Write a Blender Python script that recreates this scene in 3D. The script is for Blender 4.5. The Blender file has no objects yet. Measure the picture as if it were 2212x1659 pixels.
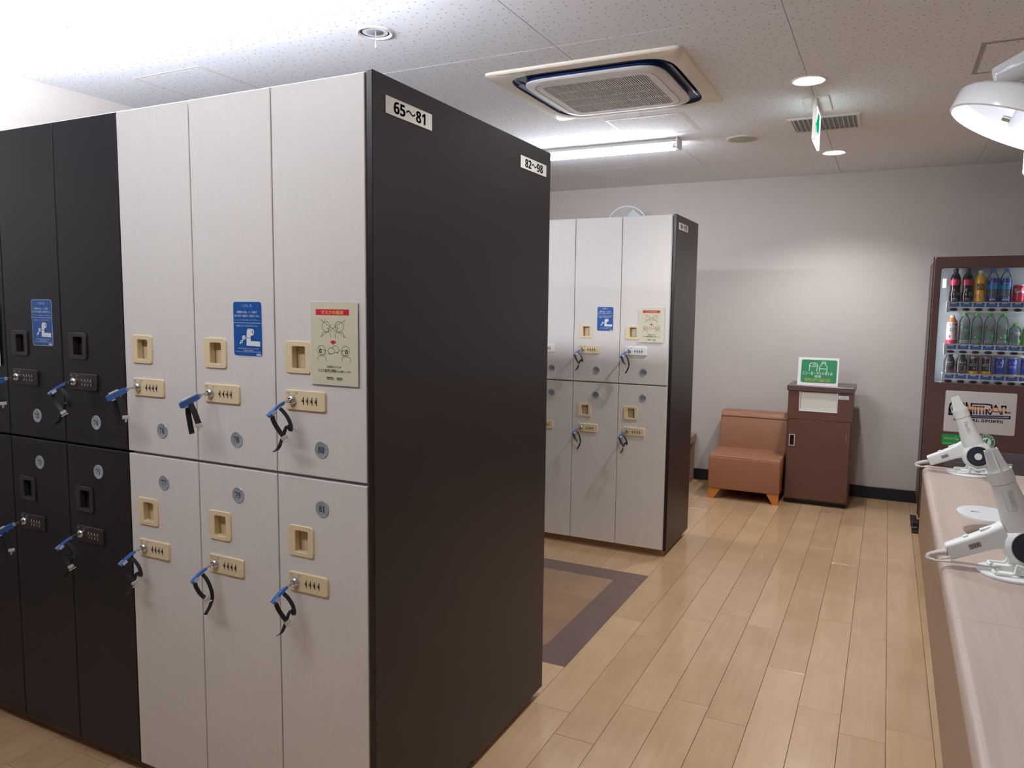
import bpy, bmesh, math, random
from mathutils import Matrix, Vector
random.seed(7)
PI = math.pi
scene = bpy.context.scene
COL = scene.collection

# ------------------------------------------------------------------ camera
cam_data = bpy.data.cameras.new('camera')
cam_data.sensor_width = 36.0
cam_data.lens = 1619.1587 / 2212 * 36.0
cam_data.clip_start = 0.05
cam = bpy.data.objects.new('camera', cam_data)
COL.objects.link(cam)
Rt = Vector((0.89390744, 0.44809272, 0.01193323))
Up = Vector((-0.05517786, 0.08357792, 0.99497243))
Fw = Vector((-0.44484255, 0.89007171, -0.09943572))
M = Matrix.Identity(4)
for i in range(3):
    M[i][0], M[i][1], M[i][2] = Rt[i], Up[i], -Fw[i]
M.translation = (0, 0, 1.445)
cam.matrix_world = M
scene.camera = cam

# ------------------------------------------------------------------ world, exposure, light levels
scene.view_settings.view_transform = 'Standard'
scene.view_settings.look = 'None'
scene.view_settings.exposure = 0.14
scene.view_settings.gamma = 1.0
scene.view_settings.use_curve_mapping = False
world = bpy.data.worlds.new('world')
scene.world = world
world.use_nodes = True
world.node_tree.nodes['Background'].inputs[0].default_value = (0.8, 0.85, 0.9, 1)
world.node_tree.nodes['Background'].inputs[1].default_value = 0.05
TUBE_MID, TUBE_FRONT, TUBE_BACK = 140.0, 65.0, 68.0    # radiance of the ceiling tubes
DOWN, DOWN_BEAM = 45.0, 62.0       # radiance of the downlight lamps
PEND = 20.0        # radiance of the counter lamp tube
SIGN = 3.0         # exit sign face
scene.cycles.max_bounces = 8
scene.cycles.diffuse_bounces = 5
scene.cycles.glossy_bounces = 4
scene.cycles.transparent_max_bounces = 12
scene.cycles.sample_clamp_indirect = 6.0
scene.cycles.caustics_reflective = False
scene.cycles.caustics_refractive = False

# ------------------------------------------------------------------ measured room
ZC = 2.522          # ceiling height
XL, XR = -3.775, 1.45
YB, YF = 6.433, -1.7
PX0, PW = -0.9485, 0.1453     # plank grid


# ------------------------------------------------------------------ helpers
def lin(c):
    return tuple(((v / 255) / 12.92 if v / 255 <= 0.04045 else ((v / 255 + 0.055) / 1.055) ** 2.4) for v in c)


def pbr(name, rgb, rough=0.5, metal=0.0, spec=0.5, coat=0.0, emit=None, trans=0.0, alpha=1.0, noise=None, bump=None):
    """rgb is given as sRGB 0..255. noise=(scale, amount, stretch); bump=(scale, strength, stretch)."""
    m = bpy.data.materials.new(name)
    m.use_nodes = True
    nt = m.node_tree
    b = nt.nodes['Principled BSDF']
    c = lin(rgb)
    b.inputs['Base Color'].default_value = (*c, 1)
    b.inputs['Roughness'].default_value = rough
    b.inputs['Metallic'].default_value = metal
    b.inputs['Specular IOR Level'].default_value = spec
    b.inputs['Coat Weight'].default_value = coat
    b.inputs['Coat Roughness'].default_value = 0.08
    b.inputs['Transmission Weight'].default_value = trans
    b.inputs['Alpha'].default_value = alpha
    if emit:
        b.inputs['Emission Color'].default_value = (*lin(emit[0]), 1)
        b.inputs['Emission Strength'].default_value = emit[1]
    if noise or bump:
        tc = nt.nodes.new('ShaderNodeTexCoord')
    if noise:
        mp = nt.nodes.new('ShaderNodeMapping')
        mp.inputs['Scale'].default_value = noise[2]
        nz = nt.nodes.new('ShaderNodeTexNoise')
        nz.inputs['Scale'].default_value = noise[0]
        nz.inputs['Detail'].default_value = 5
        mx = nt.nodes.new('ShaderNodeMix')
        mx.data_type = 'RGBA'
        mx.inputs[6].default_value = (*[v * (1 - noise[1]) for v in c], 1)
        mx.inputs[7].default_value = (*[min(1, v * (1 + noise[1])) for v in c], 1)
        nt.links.new(tc.outputs['Object'], mp.inputs['Vector'])
        nt.links.new(mp.outputs[0], nz.inputs['Vector'])
        nt.links.new(nz.outputs['Fac'], mx.inputs[0])
        nt.links.new(mx.outputs[2], b.inputs['Base Color'])
    if bump:
        mp2 = nt.nodes.new('ShaderNodeMapping')
        mp2.inputs['Scale'].default_value = bump[2]
        nz2 = nt.nodes.new('ShaderNodeTexNoise')
        nz2.inputs['Scale'].default_value = bump[0]
        nz2.inputs['Detail'].default_value = 3
        bp = nt.nodes.new('ShaderNodeBump')
        bp.inputs['Strength'].default_value = bump[1]
        bp.inputs['Distance'].default_value = 0.002
        nt.links.new(tc.outputs['Object'], mp2.inputs['Vector'])
        nt.links.new(mp2.outputs[0], nz2.inputs['Vector'])
        nt.links.new(nz2.outputs['Fac'], bp.inputs['Height'])
        nt.links.new(bp.outputs[0], b.inputs['Normal'])
    return m


def emitter(name, rgb, strength):
    m = bpy.data.materials.new(name)
    m.use_nodes = True
    nt = m.node_tree
    nt.nodes.clear()
    e = nt.nodes.new('ShaderNodeEmission')
    e.inputs[0].default_value = (*lin(rgb), 1)
    e.inputs[1].default_value = strength
    o = nt.nodes.new('ShaderNodeOutputMaterial')
    nt.links.new(e.outputs[0], o.inputs[0])
    return m


def clear_glass(name, tint=(255, 255, 255), gloss=0.07, rough=0.01):
    m = bpy.data.materials.new(name)
    m.use_nodes = True
    nt = m.node_tree
    nt.nodes.clear()
    t = nt.nodes.new('ShaderNodeBsdfTransparent')
    t.inputs[0].default_value = (*lin(tint), 1)
    g = nt.nodes.new('ShaderNodeBsdfGlossy')
    g.inputs['Roughness'].default_value = rough
    fr = nt.nodes.new('ShaderNodeFresnel')
    fr.inputs[0].default_value = 1.0 + gloss * 6
    mx = nt.nodes.new('ShaderNodeMixShader')
    o = nt.nodes.new('ShaderNodeOutputMaterial')
    nt.links.new(fr.outputs[0], mx.inputs[0])
    nt.links.new(t.outputs[0], mx.inputs[1])
    nt.links.new(g.outputs[0], mx.inputs[2])
    nt.links.new(mx.outputs[0], o.inputs[0])
    return m


class MB:
    """Collects shapes into one mesh; every shape takes a material slot number."""

    def __init__(self):
        self.v, self.f, self.m, self.flat = [], [], [], []

    def add(self, verts, faces, mat=0, M=None):
        n = len(self.v)
        for p in verts:
            p = Vector(p)
            self.v.append(tuple(M @ p) if M is not None else tuple(p))
        for fc in faces:
            self.f.append(tuple(n + i for i in fc))
            self.m.append(mat)
        return self

    def box(self, x0, x1, y0, y1, z0, z1, mat=0, bev=0.0, M=None, seg=1):
        if bev <= 0:
            vs = [(x0, y0, z0), (x1, y0, z0), (x1, y1, z0), (x0, y1, z0), (x0, y0, z1), (x1, y0, z1), (x1, y1, z1), (x0, y1, z1)]
            return self.add(vs, [(0, 3, 2, 1), (4, 5, 6, 7), (0, 1, 5, 4), (1, 2, 6, 5), (2, 3, 7, 6), (3, 0, 4, 7)], mat, M)
        bm = bmesh.new()
        bmesh.ops.create_cube(bm, size=1.0)
        for v in bm.verts:
            v.co = (x0 + (v.co.x + 0.5) * (x1 - x0), y0 + (v.co.y + 0.5) * (y1 - y0), z0 + (v.co.z + 0.5) * (z1 - z0))
        bmesh.ops.bevel(bm, geom=bm.edges[:], offset=bev, segments=seg, profile=0.5, affect='EDGES')
        bm.verts.index_update()
        self.add([v.co.copy() for v in bm.verts], [[v.index for v in f.verts] for f in bm.faces], mat, M)
        bm.free()
        return self

    def loft(self, rings, mat=0, cap=(True, True), M=None, closed=False):
        n = len(rings[0])
        vs = [p for r in rings for p in r]
        fs = []
        k = len(rings)
        for i in range(k if closed else k - 1):
            a, b = i * n, ((i + 1) % k) * n
            for j in range(n):
                fs.append((a + j, a + (j + 1) % n, b + (j + 1) % n, b + j))
        if not closed:
            if cap[0]:
                fs.append(tuple(reversed(range(n))))
            if cap[1]:
                fs.append(tuple((k - 1) * n + j for j in range(n)))
        return self.add(vs, fs, mat, M)

    def lathe(self, prof, seg=20, mat=0, M=None, cap=(True, True)):
        rings = [[(r * math.cos(2 * PI * j / seg), r * math.sin(2 * PI * j / seg), z) for j in range(seg)] for r, z in prof]
        return self.loft(rings, mat, cap, M)

    def cyl(self, p0, p1, r0, r1=None, seg=14, mat=0, cap=(True, True)):
        r1 = r0 if r1 is None else r1
        p0, p1 = Vector(p0), Vector(p1)
        d = (p1 - p0)
        q = d.to_track_quat('Z', 'Y').to_matrix().to_4x4()
        q.translation = p0
        return self.lathe([(r0, 0), (r1, d.length)], seg, mat, q, cap)

    def tube(self, pts, r, seg=8, mat=0, sx=1.0, up=None, closed=False):
        """round (or, with sx, flattened) tube along points; up fixes the wide axis."""
        pts = [Vector(p) for p in pts]
        rings = []
        n = len(pts)
        prev = None
        for i, p in enumerate(pts):
            a = pts[(i - 1) % n] if (closed or i > 0) else p
            b = pts[(i + 1) % n] if (closed or i < n - 1) else p
            t = (b - a).normalized()
            if up is not None:
                w = Vector(up)
            else:
                w = prev if prev is not None else (Vector((0, 0, 1)) if abs(t.z) < 0.9 else Vector((1, 0, 0)))
            w = (w - t * w.dot(t))
            if w.length < 1e-6:
                w = t.orthogonal()
            w.normalize()
            prev = w
            u = t.cross(w)
            rr = r[i] if isinstance(r, (list, tuple)) else r
            rings.append([p + w * (math.cos(2 * PI * j / seg) * rr * sx) + u * (math.sin(2 * PI * j / seg) * rr) for j in range(seg)])
        return self.loft(rings, mat, closed=closed)

    def strap(self, pts, width, thick, wdir, mat=0):
        pts = [Vector(p) for p in pts]
        if len(pts) > 3:        # Catmull-Rom
            e = [pts[0]] + pts + [pts[-1]]
            out = []
            for i in range(1, len(e) - 2):
                for k in range(4):
                    t = k / 4
                    a, b, c, d = e[i - 1], e[i], e[i + 1], e[i + 2]
                    out.append(0.5 * (2 * b + (c - a) * t + (2 * a - 5 * b + 4 * c - d) * t * t + (3 * b - a - 3 * c + d) * t * t * t))
            pts = out + [pts[-1]]
        rings = []
        n = len(pts)
        for i, p in enumerate(pts):
            t = (pts[min(i + 1, n - 1)] - pts[max(i - 1, 0)]).normalized()
            w = Vector(wdir)
            w = (w - t * w.dot(t)).normalized()
            u = t.cross(w)
            a, b = w * width / 2, u * thick / 2
            rings.append([p + a + b, p - a + b, p - a - b, p + a - b])
        return self.loft(rings, mat)

    def prism(self, poly, z0, z1, mat=0, M=None, bev=0.0):
        if bev:
            cx = sum(p[0] for p in poly) / len(poly)
            cy = sum(p[1] for p in poly) / len(poly)
            def ins(p, d):
                v = Vector((p[0] - cx, p[1] - cy))
                L = v.length
                return (cx + v.x * (L - d) / L, cy + v.y * (L - d) / L)
            rings = [[(*p, z0) for p in poly], [(*p, z1 - bev) for p in poly], [(*ins(p, bev), z1) for p in poly]]
        else:
            rings = [[(*p, z0) for p in poly], [(*p, z1) for p in poly]]
        return self.loft(rings, mat, (True, True), M)

    def mesh(self, name, mats, angle=32):
        me = bpy.data.meshes.new(name)
        me.from_pydata(self.v, [], self.f)
        for m in mats:
            me.materials.append(m)
        me.polygons.foreach_set('material_index', self.m)
        bm = bmesh.new()
        bm.from_mesh(me)
        bmesh.ops.recalc_face_normals(bm, faces=bm.faces[:])
        bm.to_mesh(me)
        bm.free()
        me.shade_smooth()
        me.set_sharp_from_angle(angle=math.radians(angle))
        me.update()
        return me


def link(name, me, parent=None, loc=(0, 0, 0), rot=(0, 0, 0)):
    o = bpy.data.objects.new(name, me)
    COL.objects.link(o)
    o.location = loc
    o.rotation_euler = rot
    if parent is not None:
        o.parent = parent
    return o


def obj(name, mb, mats, parent=None, loc=(0, 0, 0), rot=(0, 0, 0), angle=32):
    if not isinstance(mats, (list, tuple)):
        mats = [mats]
    return link(name, mb.mesh(name, mats, angle), parent, loc, rot)


def thing(name, label, cat, loc=(0, 0, 0), rotz=0.0, group=None):
    o = bpy.data.objects.new(name, None)
    COL.objects.link(o)
    o.empty_display_size = 0.05
    o.location = loc
    o.rotation_euler = (0, 0, rotz)
    return tag(o, label, cat, group)


def tag(o, label, cat, group=None):
    o['label'] = label
    o['category'] = cat
    if group:
        o['group'] = group
    return o


def struct(o):
    o['kind'] = 'structure'
    return o


def copy_tree(o, parent=None):
    c = o.copy()
    COL.objects.link(c)
    if parent is not None:
        c.parent = parent
    for ch in list(o.children):
        copy_tree(ch, c)
    return c


def rrect(x0, x1, y0, y1, r, n=4):
    out = []
    for cx, cy, a0 in ((x1 - r, y1 - r, 0), (x0 + r, y1 - r, 90), (x0 + r, y0 + r, 180), (x1 - r, y0 + r, 270)):
        for k in range(n + 1):
            a = math.radians(a0 + 90 * k / n)
            out.append((cx + r * math.cos(a), cy + r * math.sin(a)))
    return out


def superell(h, e, n=40, k=1.0):
    out = []
    for i in range(n):
        a = 2 * PI * (i + 0.5) / n
        c, s = math.cos(a), math.sin(a)
        out.append((h * math.copysign(abs(c) ** (2 / e), c), h * k * math.copysign(abs(s) ** (2 / e), s)))
    return out


# ---- flat print (lettering, pictograms): local x right, local y up, a hair of height per layer
_tc = {}


def text_geo(s):
    if s not in _tc:
        c = bpy.data.curves.new('lettering', 'FONT')
        c.body = s
        c.resolution_u = 3
        o = bpy.data.objects.new('lettering', c)
        COL.objects.link(o)
        dg = bpy.context.evaluated_depsgraph_get()
        me = bpy.data.meshes.new_from_object(o.evaluated_get(dg))
        vs = [(v.co.x, v.co.y) for v in me.vertices]
        fs = [tuple(p.vertices) for p in me.polygons]
        bpy.data.objects.remove(o)
        bpy.data.curves.remove(c)
        bpy.data.meshes.remove(me)
        xs, ys = [v[0] for v in vs], [v[1] for v in vs]
        x0, y0, w, h = min(xs), min(ys), max(xs) - min(xs), max(ys) - min(ys)
        _tc[s] = ([((x - x0) / w, (y - y0) / h) for x, y in vs], fs, w / h)
    return _tc[s]


BOLD_SERIF = {**{str(i): chr(0x1D7CE + i) for i in range(10)}, **{chr(65 + i): chr(0x1D400 + i) for i in range(26)}}
BOLD_SANS = {**{str(i): chr(0x1D7EC + i) for i in range(10)}, **{chr(65 + i): chr(0x1D5D4 + i) for i in range(26)}, **{chr(97 + i): chr(0x1D5EE + i) for i in range(26)}}
MONO = {**{chr(65 + i): chr(0x1D670 + i) for i in range(26)}}


def tr(s, table):
    return ''.join(table.get(ch, ch) for ch in s)


class Print(MB):
    def __init__(self, step=0.00025):
        super().__init__()
        self.step = step

    def poly(self, pts, mat, layer=1):
        z = layer * self.step
        return self.add([(x, y, z) for x, y in pts], [tuple(range(len(pts)))], mat)

    def rect(self, x0, x1, y0, y1, mat, layer=1):
        return self.poly([(x0, y0), (x1, y0), (x1, y1), (x0, y1)], mat, layer)

    def ellipse(self, cx, cy, rx, ry, mat, layer=1, n=20):
        return self.poly([(cx + rx * math.cos(2 * PI * i / n), cy + ry * math.sin(2 * PI * i / n)) for i in range(n)], mat, layer)

    def stroke(self, pts, w, mat, layer=1, closed=False, bands=None):
        n = len(pts)
        for i in range(n if closed else n - 1):
            a, b = Vector(pts[i]), Vector(pts[(i + 1) % n])
            d = b - a
            if d.length < 1e-9:
                continue
            d.normalize()
            q = Vector((-d.y, d.x)) * w / 2
            e = d * w * 0.35
            quad = [a - e + q, a - e - q, b + e - q, b + e + q]
            quad = [(p.x, p.y) for p in quad]
            if bands is None:
                self.poly(quad, mat, layer)
            else:
                for lo, hi, m in bands:
                    c = clip_band(quad, lo, hi)
                    if len(c) >= 3:
                        self.poly(c, m, layer)
        return self

    def ell_stroke(self, cx, cy, rx, ry, w, mat, layer=1, a0=0, a1=360, n=18):
        pts = [(cx + rx * math.cos(math.radians(a0 + (a1 - a0) * i / n)), cy + ry * math.sin(math.radians(a0 + (a1 - a0) * i / n))) for i in range(n + 1)]
        return self.stroke(pts, w, mat, layer)

    def text(self, s, cx, cy, w, h, mat, layer=1, bold=0.0):
        """fits the string into a box w x h centred on cx, cy; h None keeps the font's own proportion."""
        vs, fs, asp = text_geo(s)
        if h is None:
            h = w / asp
        if w is None:
            w = h * asp
        for dx in ((0,) if not bold else (-bold, bold)):
            self.add([(cx - w / 2 + x * w + dx, cy - h / 2 + y * h, layer * self.step) for x, y in vs], fs, mat)
        return self

    def flat_mesh(self, name, mats):
        me = bpy.data.meshes.new(name)
        me.from_pydata(self.v, [], self.f)
        for m in mats:
            me.materials.append(m)
        me.polygons.foreach_set('material_index', self.m)
        me.update()
        return me


def clip_band(poly, lo, hi):
    for val, sgn in ((lo, 1), (hi, -1)):
        out = []
        for i in range(len(poly)):
            a, b = poly[i - 1], poly[i]
            da, db = (a[1] - val) * sgn, (b[1] - val) * sgn
            if (da >= 0) != (db >= 0):
                t = da / (da - db)
                out.append((a[0] + (b[0] - a[0]) * t, val))
            if db >= 0:
                out.append(b)
        poly = out
        if not poly:
            break
    return poly


FRONT = Matrix(((1, 0, 0, 0), (0, 0, -1, 0), (0, 1, 0, 0), (0, 0, 0, 1)))   # local print plane -> faces -Y
SIDE = Matrix(((0, 0, 1, 0), (1, 0, 0, 0), (0, 1, 0, 0), (0, 0, 0, 1)))     # -> faces +X


def printed(name, P, mats, face, parent=None, loc=(0, 0, 0)):
    me = P.flat_mesh(name, mats)
    me.transform(face)
    return link(name, me, parent, loc)


def wrap(P, radius):
    """bends a print around a can or bottle (axis z, facing -Y)."""
    out = []
    for x, y, z in P.v:
        a = x / radius
        r = radius + z
        out.append((r * math.sin(a), -r * math.cos(a), y))
    P.v = out
    return P


# ------------------------------------------------------------------ materials
MAT = {}


def plank_mat(name, c1, c2, grain=(3, 60, 1), rough=0.22):
    m = bpy.data.materials.new(name)
    m.use_nodes = True
    nt = m.node_tree
    b = nt.nodes['Principled BSDF']
    oi = nt.nodes.new('ShaderNodeObjectInfo')
    geo = nt.nodes.new('ShaderNodeNewGeometry')
    off = nt.nodes.new('ShaderNodeVectorMath')
    off.operation = 'MULTIPLY_ADD'
    comb = nt.nodes.new('ShaderNodeCombineXYZ')
    for i in range(3):
        nt.links.new(oi.outputs['Random'], comb.inputs[i])
    off.inputs[1].default_value = (9, 31, 17)
    nt.links.new(comb.outputs[0], off.inputs[0])
    nt.links.new(geo.outputs['Position'], off.inputs[2])
    mp = nt.nodes.new('ShaderNodeMapping')
    mp.inputs['Scale'].default_value = grain
    nt.links.new(off.outputs[0], mp.inputs['Vector'])
    nz = nt.nodes.new('ShaderNodeTexNoise')
    nz.inputs['Scale'].default_value = 1.0
    nz.inputs['Detail'].default_value = 6
    nz.inputs['Distortion'].default_value = 0.6
    nt.links.new(mp.outputs[0], nz.inputs['Vector'])
    big = nt.nodes.new('ShaderNodeTexNoise')
    big.inputs['Scale'].default_value = 4.5
    big.inputs['Detail'].default_value = 3
    nt.links.new(off.outputs[0], big.inputs['Vector'])
    s1 = nt.nodes.new('ShaderNodeMath')
    s1.operation = 'MULTIPLY_ADD'
    s1.inputs[1].default_value = 0.45
    nt.links.new(nz.outputs['Fac'], s1.inputs[0])
    s0 = nt.nodes.new('ShaderNodeMath')
    s0.operation = 'MULTIPLY'
    s0.inputs[1].default_value = 0.35
    nt.links.new(oi.outputs['Random'], s0.inputs[0])
    s2 = nt.nodes.new('ShaderNodeMath')
    s2.operation = 'MULTIPLY_ADD'
    s2.inputs[1].default_value = 0.55
    nt.links.new(big.outputs['Fac'], s2.inputs[0])
    nt.links.new(s0.outputs[0], s2.inputs[2])
    nt.links.new(s2.outputs[0], s1.inputs[2])
    rp = nt.nodes.new('ShaderNodeValToRGB')
    rp.color_ramp.elements[0].position = 0.3
    rp.color_ramp.elements[1].position = 1.0
    rp.color_ramp.elements[0].color = (*lin(c1), 1)
    rp.color_ramp.elements[1].color = (*lin(c2), 1)
    nt.links.new(s1.outputs[0], rp.inputs[0])
    nt.links.new(rp.outputs[0], b.inputs['Base Color'])
    b.inputs['Roughness'].default_value = rough
    b.inputs['Specular IOR Level'].default_value = 0.55
    b.inputs['Coat Weight'].default_value = 0.45
    b.inputs['Coat Roughness'].default_value = 0.07
    return m


def ceiling_mat():
    m = pbr('ceiling_board', (238, 242, 247), 0.9, spec=0.2)
    nt = m.node_tree
    b = nt.nodes['Principled BSDF']
    geo = nt.nodes.new('ShaderNodeNewGeometry')
    vo = nt.nodes.new('ShaderNodeTexVoronoi')
    vo.voronoi_dimensions = '2D'
    vo.inputs['Scale'].default_value = 21.0
    vo.inputs['Randomness'].default_value = 0.75
    nt.links.new(geo.outputs['Position'], vo.inputs['Vector'])
    lt = nt.nodes.new('ShaderNodeMath')
    lt.operation = 'LESS_THAN'
    lt.inputs[1].default_value = 0.072
    nt.links.new(vo.outputs['Distance'], lt.inputs[0])
    mx = nt.nodes.new('ShaderNodeMix')
    mx.data_type = 'RGBA'
    mx.inputs[6].default_value = (*lin((238, 242, 247)), 1)
    mx.inputs[7].default_value = (*lin((166, 162, 158)), 1)
    nt.links.new(lt.outputs[0], mx.inputs[0])
    nt.links.new(mx.outputs[2], b.inputs['Base Color'])
    return m


MAT['floor'] = plank_mat('maple_plank', (180, 144, 106), (206, 174, 136), (40, 3, 1))
MAT['inlay_dark'] = plank_mat('dark_inlay_wood', (92, 72, 68), (112, 90, 84), (60, 4, 1), 0.2)
MAT['inlay_mid'] = plank_mat('brown_inlay_wood', (140, 108, 82), (158, 126, 98), (4, 60, 1), 0.2)
MAT['joint'] = pbr('dark_joint', (70, 52, 36), 0.8)
MAT['wall'] = pbr('wall_paper', (197, 191, 185), 0.85, spec=0.2, noise=(6, 0.03, (1, 1, 3)), bump=(90, 0.35, (1, 1, 3)))
MAT['ceiling'] = ceiling_mat()
MAT['ceil_back'] = pbr('ceiling_joint', (150, 146, 142), 0.9)
MAT['base'] = pbr('black_skirting', (22, 24, 34), 0.45)
MAT['white_door'] = pbr('white_laminate', (219, 214, 207), 0.42, spec=0.4, noise=(1, 0.045, (140, 140, 5)))
MAT['white_edge'] = pbr('white_edge', (226, 222, 216), 0.4)
MAT['dark_door'] = pbr('dark_laminate', (28, 25, 30), 0.40, spec=0.28, noise=(1, 0.10, (120, 120, 4)))
MAT['dark_panel'] = pbr('dark_panel', (34, 27, 29), 0.38, spec=0.45, noise=(1, 0.12, (120, 120, 4)))
MAT['plinth'] = pbr('plinth_wood', (150, 118, 90), 0.5, noise=(1, 0.12, (6, 6, 80)))
MAT['ivory'] = pbr('ivory_plastic', (226, 208, 168), 0.38)
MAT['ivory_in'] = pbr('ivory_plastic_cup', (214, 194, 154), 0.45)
MAT['brown_pl'] = pbr('brown_plastic', (42, 33, 31), 0.42, spec=0.4)
MAT['white_pl'] = pbr('white_plastic', (236, 236, 234), 0.3)
MAT['latch'] = pbr('latch_grey', (176, 182, 188), 0.35, metal=0.4)
MAT['chrome'] = pbr('chrome', (205, 208, 212), 0.16, metal=1.0)
MAT['silver'] = pbr('silver_disc', (160, 168, 174), 0.36, metal=0.2)
MAT['black'] = pbr('black_print', (26, 26, 28), 0.6)
MAT['navy_num'] = pbr('numeral_ink', (24, 32, 42), 0.6)
MAT['lite_mark'] = pbr('light_mark', (196, 190, 184), 0.5)
MAT['blue_key'] = pbr('blue_plastic', (52, 104, 178), 0.35)
MAT['key_clip'] = pbr('grey_clip', (176, 182, 190), 0.35)
MAT['strap'] = pbr('black_strap', (22, 25, 34), 0.45)
MAT['buckle'] = pbr('buckle_plastic', (188, 186, 176), 0.4)
MAT['sign_white'] = pbr('sign_white', (226, 224, 214), 0.5)
MAT['blue_stk'] = pbr('blue_sticker', (8, 76, 146), 0.4)
MAT['stk_white'] = pbr('sticker_white', (224, 230, 236), 0.45)
MAT['poster'] = pbr('cream_paper', (212, 206, 178), 0.35)
MAT['red_pr'] = pbr('red_print', (190, 24, 62), 0.5)
MAT['yel_pr'] = pbr('yellow_print', (238, 200, 78), 0.5)
MAT['ink'] = pbr('grey_ink', (78, 78, 70), 0.6)
MAT['pink_ink'] = pbr('pink_ink', (198, 92, 100), 0.6)
MAT['sofa'] = pbr('tan_leatherette', (150, 102, 76), 0.48, noise=(14, 0.05, (1, 1, 1)), bump=(260, 0.25, (1, 1, 1)))
MAT['orange_wood'] = pbr('orange_wood', (196, 124, 48), 0.4, noise=(1, 0.1, (6, 60, 60)))
MAT['bin'] = pbr('bin_brown', (98, 66, 56), 0.42)
MAT['bin_top'] = pbr('bin_top', (92, 76, 70), 0.3)
MAT['bin_flap'] = pbr('bin_flap', (216, 216, 208), 0.4)
MAT['hole'] = pbr('dark_hole', (16, 16, 18), 0.7)
MAT['scratch'] = pbr('scratch', (186, 160, 140), 0.6)
MAT['gold'] = pbr('brass_tag', (176, 150, 80), 0.4, metal=0.6)
MAT['green'] = pbr('green_print', (22, 128, 74), 0.5)
MAT['vend'] = pbr('vending_brown', (84, 60, 55), 0.42, noise=(4, 0.03, (1, 1, 1)))
MAT['vend_dark'] = pbr('vending_dark', (38, 30, 32), 0.45)
MAT['vend_in'] = pbr('vending_liner', (196, 200, 204), 0.5)
MAT['vend_white'] = pbr('vending_white', (226, 224, 228), 0.35)
MAT['vend_grey'] = pbr('vending_grey', (92, 88, 92), 0.4)
MAT['label_blue'] = pbr('price_blue', (30, 98, 190), 0.4)
MAT['glass'] = clear_glass('clear_pane', (250, 252, 252), 0.075)
MAT['vend_fill'] = emitter('added_fill_strip', (240, 246, 255), 42.0)  # added fill glow for the display, no known lamp
MAT['foot'] = pbr('black_foot', (24, 24, 26), 0.35)
MAT['sign_lit'] = pbr('sign_panel', (192, 188, 186), 0.4)
MAT['c_navy'] = pbr('logo_navy', (38, 42, 76), 0.5)
MAT['c_orange'] = pbr('logo_orange', (226, 150, 62), 0.5)
MAT['c_rust'] = pbr('logo_rust', (128, 64, 48), 0.5)
MAT['eco'] = pbr('eco_green', (18, 150, 66), 0.45)
MAT['counter'] = pbr('counter_top', (176, 159, 147), 0.34, noise=(1, 0.20, (46, 2.5, 46)))
MAT['counter_face'] = pbr('counter_face', (150, 124, 102), 0.45, noise=(1, 0.10, (50, 2, 30)))
MAT['white_gloss'] = pbr('white_gloss', (238, 240, 242), 0.15, coat=0.4)
MAT['dryer'] = pbr('dryer_white', (226, 230, 228), 0.25)
MAT['dryer_dark'] = pbr('dryer_grille', (26, 30, 46), 0.4)
MAT['dryer_grey'] = pbr('dryer_grey', (150, 144, 142), 0.5)
MAT['cord'] = pbr('cord_white', (214, 208, 202), 0.5)
MAT['stand'] = pbr('stand_white', (228, 234, 228), 0.4)
MAT['ac_ivory'] = pbr('ac_ivory', (222, 213, 196), 0.5)
MAT['ac_white'] = pbr('ac_white', (214, 210, 207), 0.45)
MAT['ac_navy'] = pbr('ac_navy', (34, 52, 96), 0.35)
MAT['ac_grille'] = pbr('ac_void', (62, 60, 68), 0.7)
MAT['trim_white'] = pbr('fitting_white', (226, 222, 216), 0.45)
MAT['alu'] = pbr('aluminium', (184, 184, 180), 0.4, metal=0.5)
MAT['reflector'] = pbr('reflector', (220, 222, 226), 0.12, metal=1.0)
MAT['grille'] = pbr('speaker_mesh', (176, 172, 158), 0.8)
for nm, st in (('tube_mid', TUBE_MID), ('tube_front', TUBE_FRONT), ('tube_back', TUBE_BACK)):
    MAT[nm] = emitter(nm, (238, 241, 252), st)
MAT['downlamp'] = emitter('down_lamp', (250, 250, 255), DOWN)
MAT['pend'] = emitter('counter_tube', (236, 240, 255), PEND)
MAT['exit_lit'] = emitter('exit_face', (236, 246, 255), SIGN)
MAT['exit_green'] = emitter('exit_green', (0, 150, 96), SIGN * 0.45)
MAT['bench'] = pbr('bench_wood', (148, 116, 100), 0.45, noise=(1, 0.1, (60, 5, 60)))
MAT['fan'] = pbr('fan_white', (230, 234, 234), 0.35)
MAT['fan_blade'] = pbr('fan_blade', (206, 220, 224), 0.35)


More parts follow.
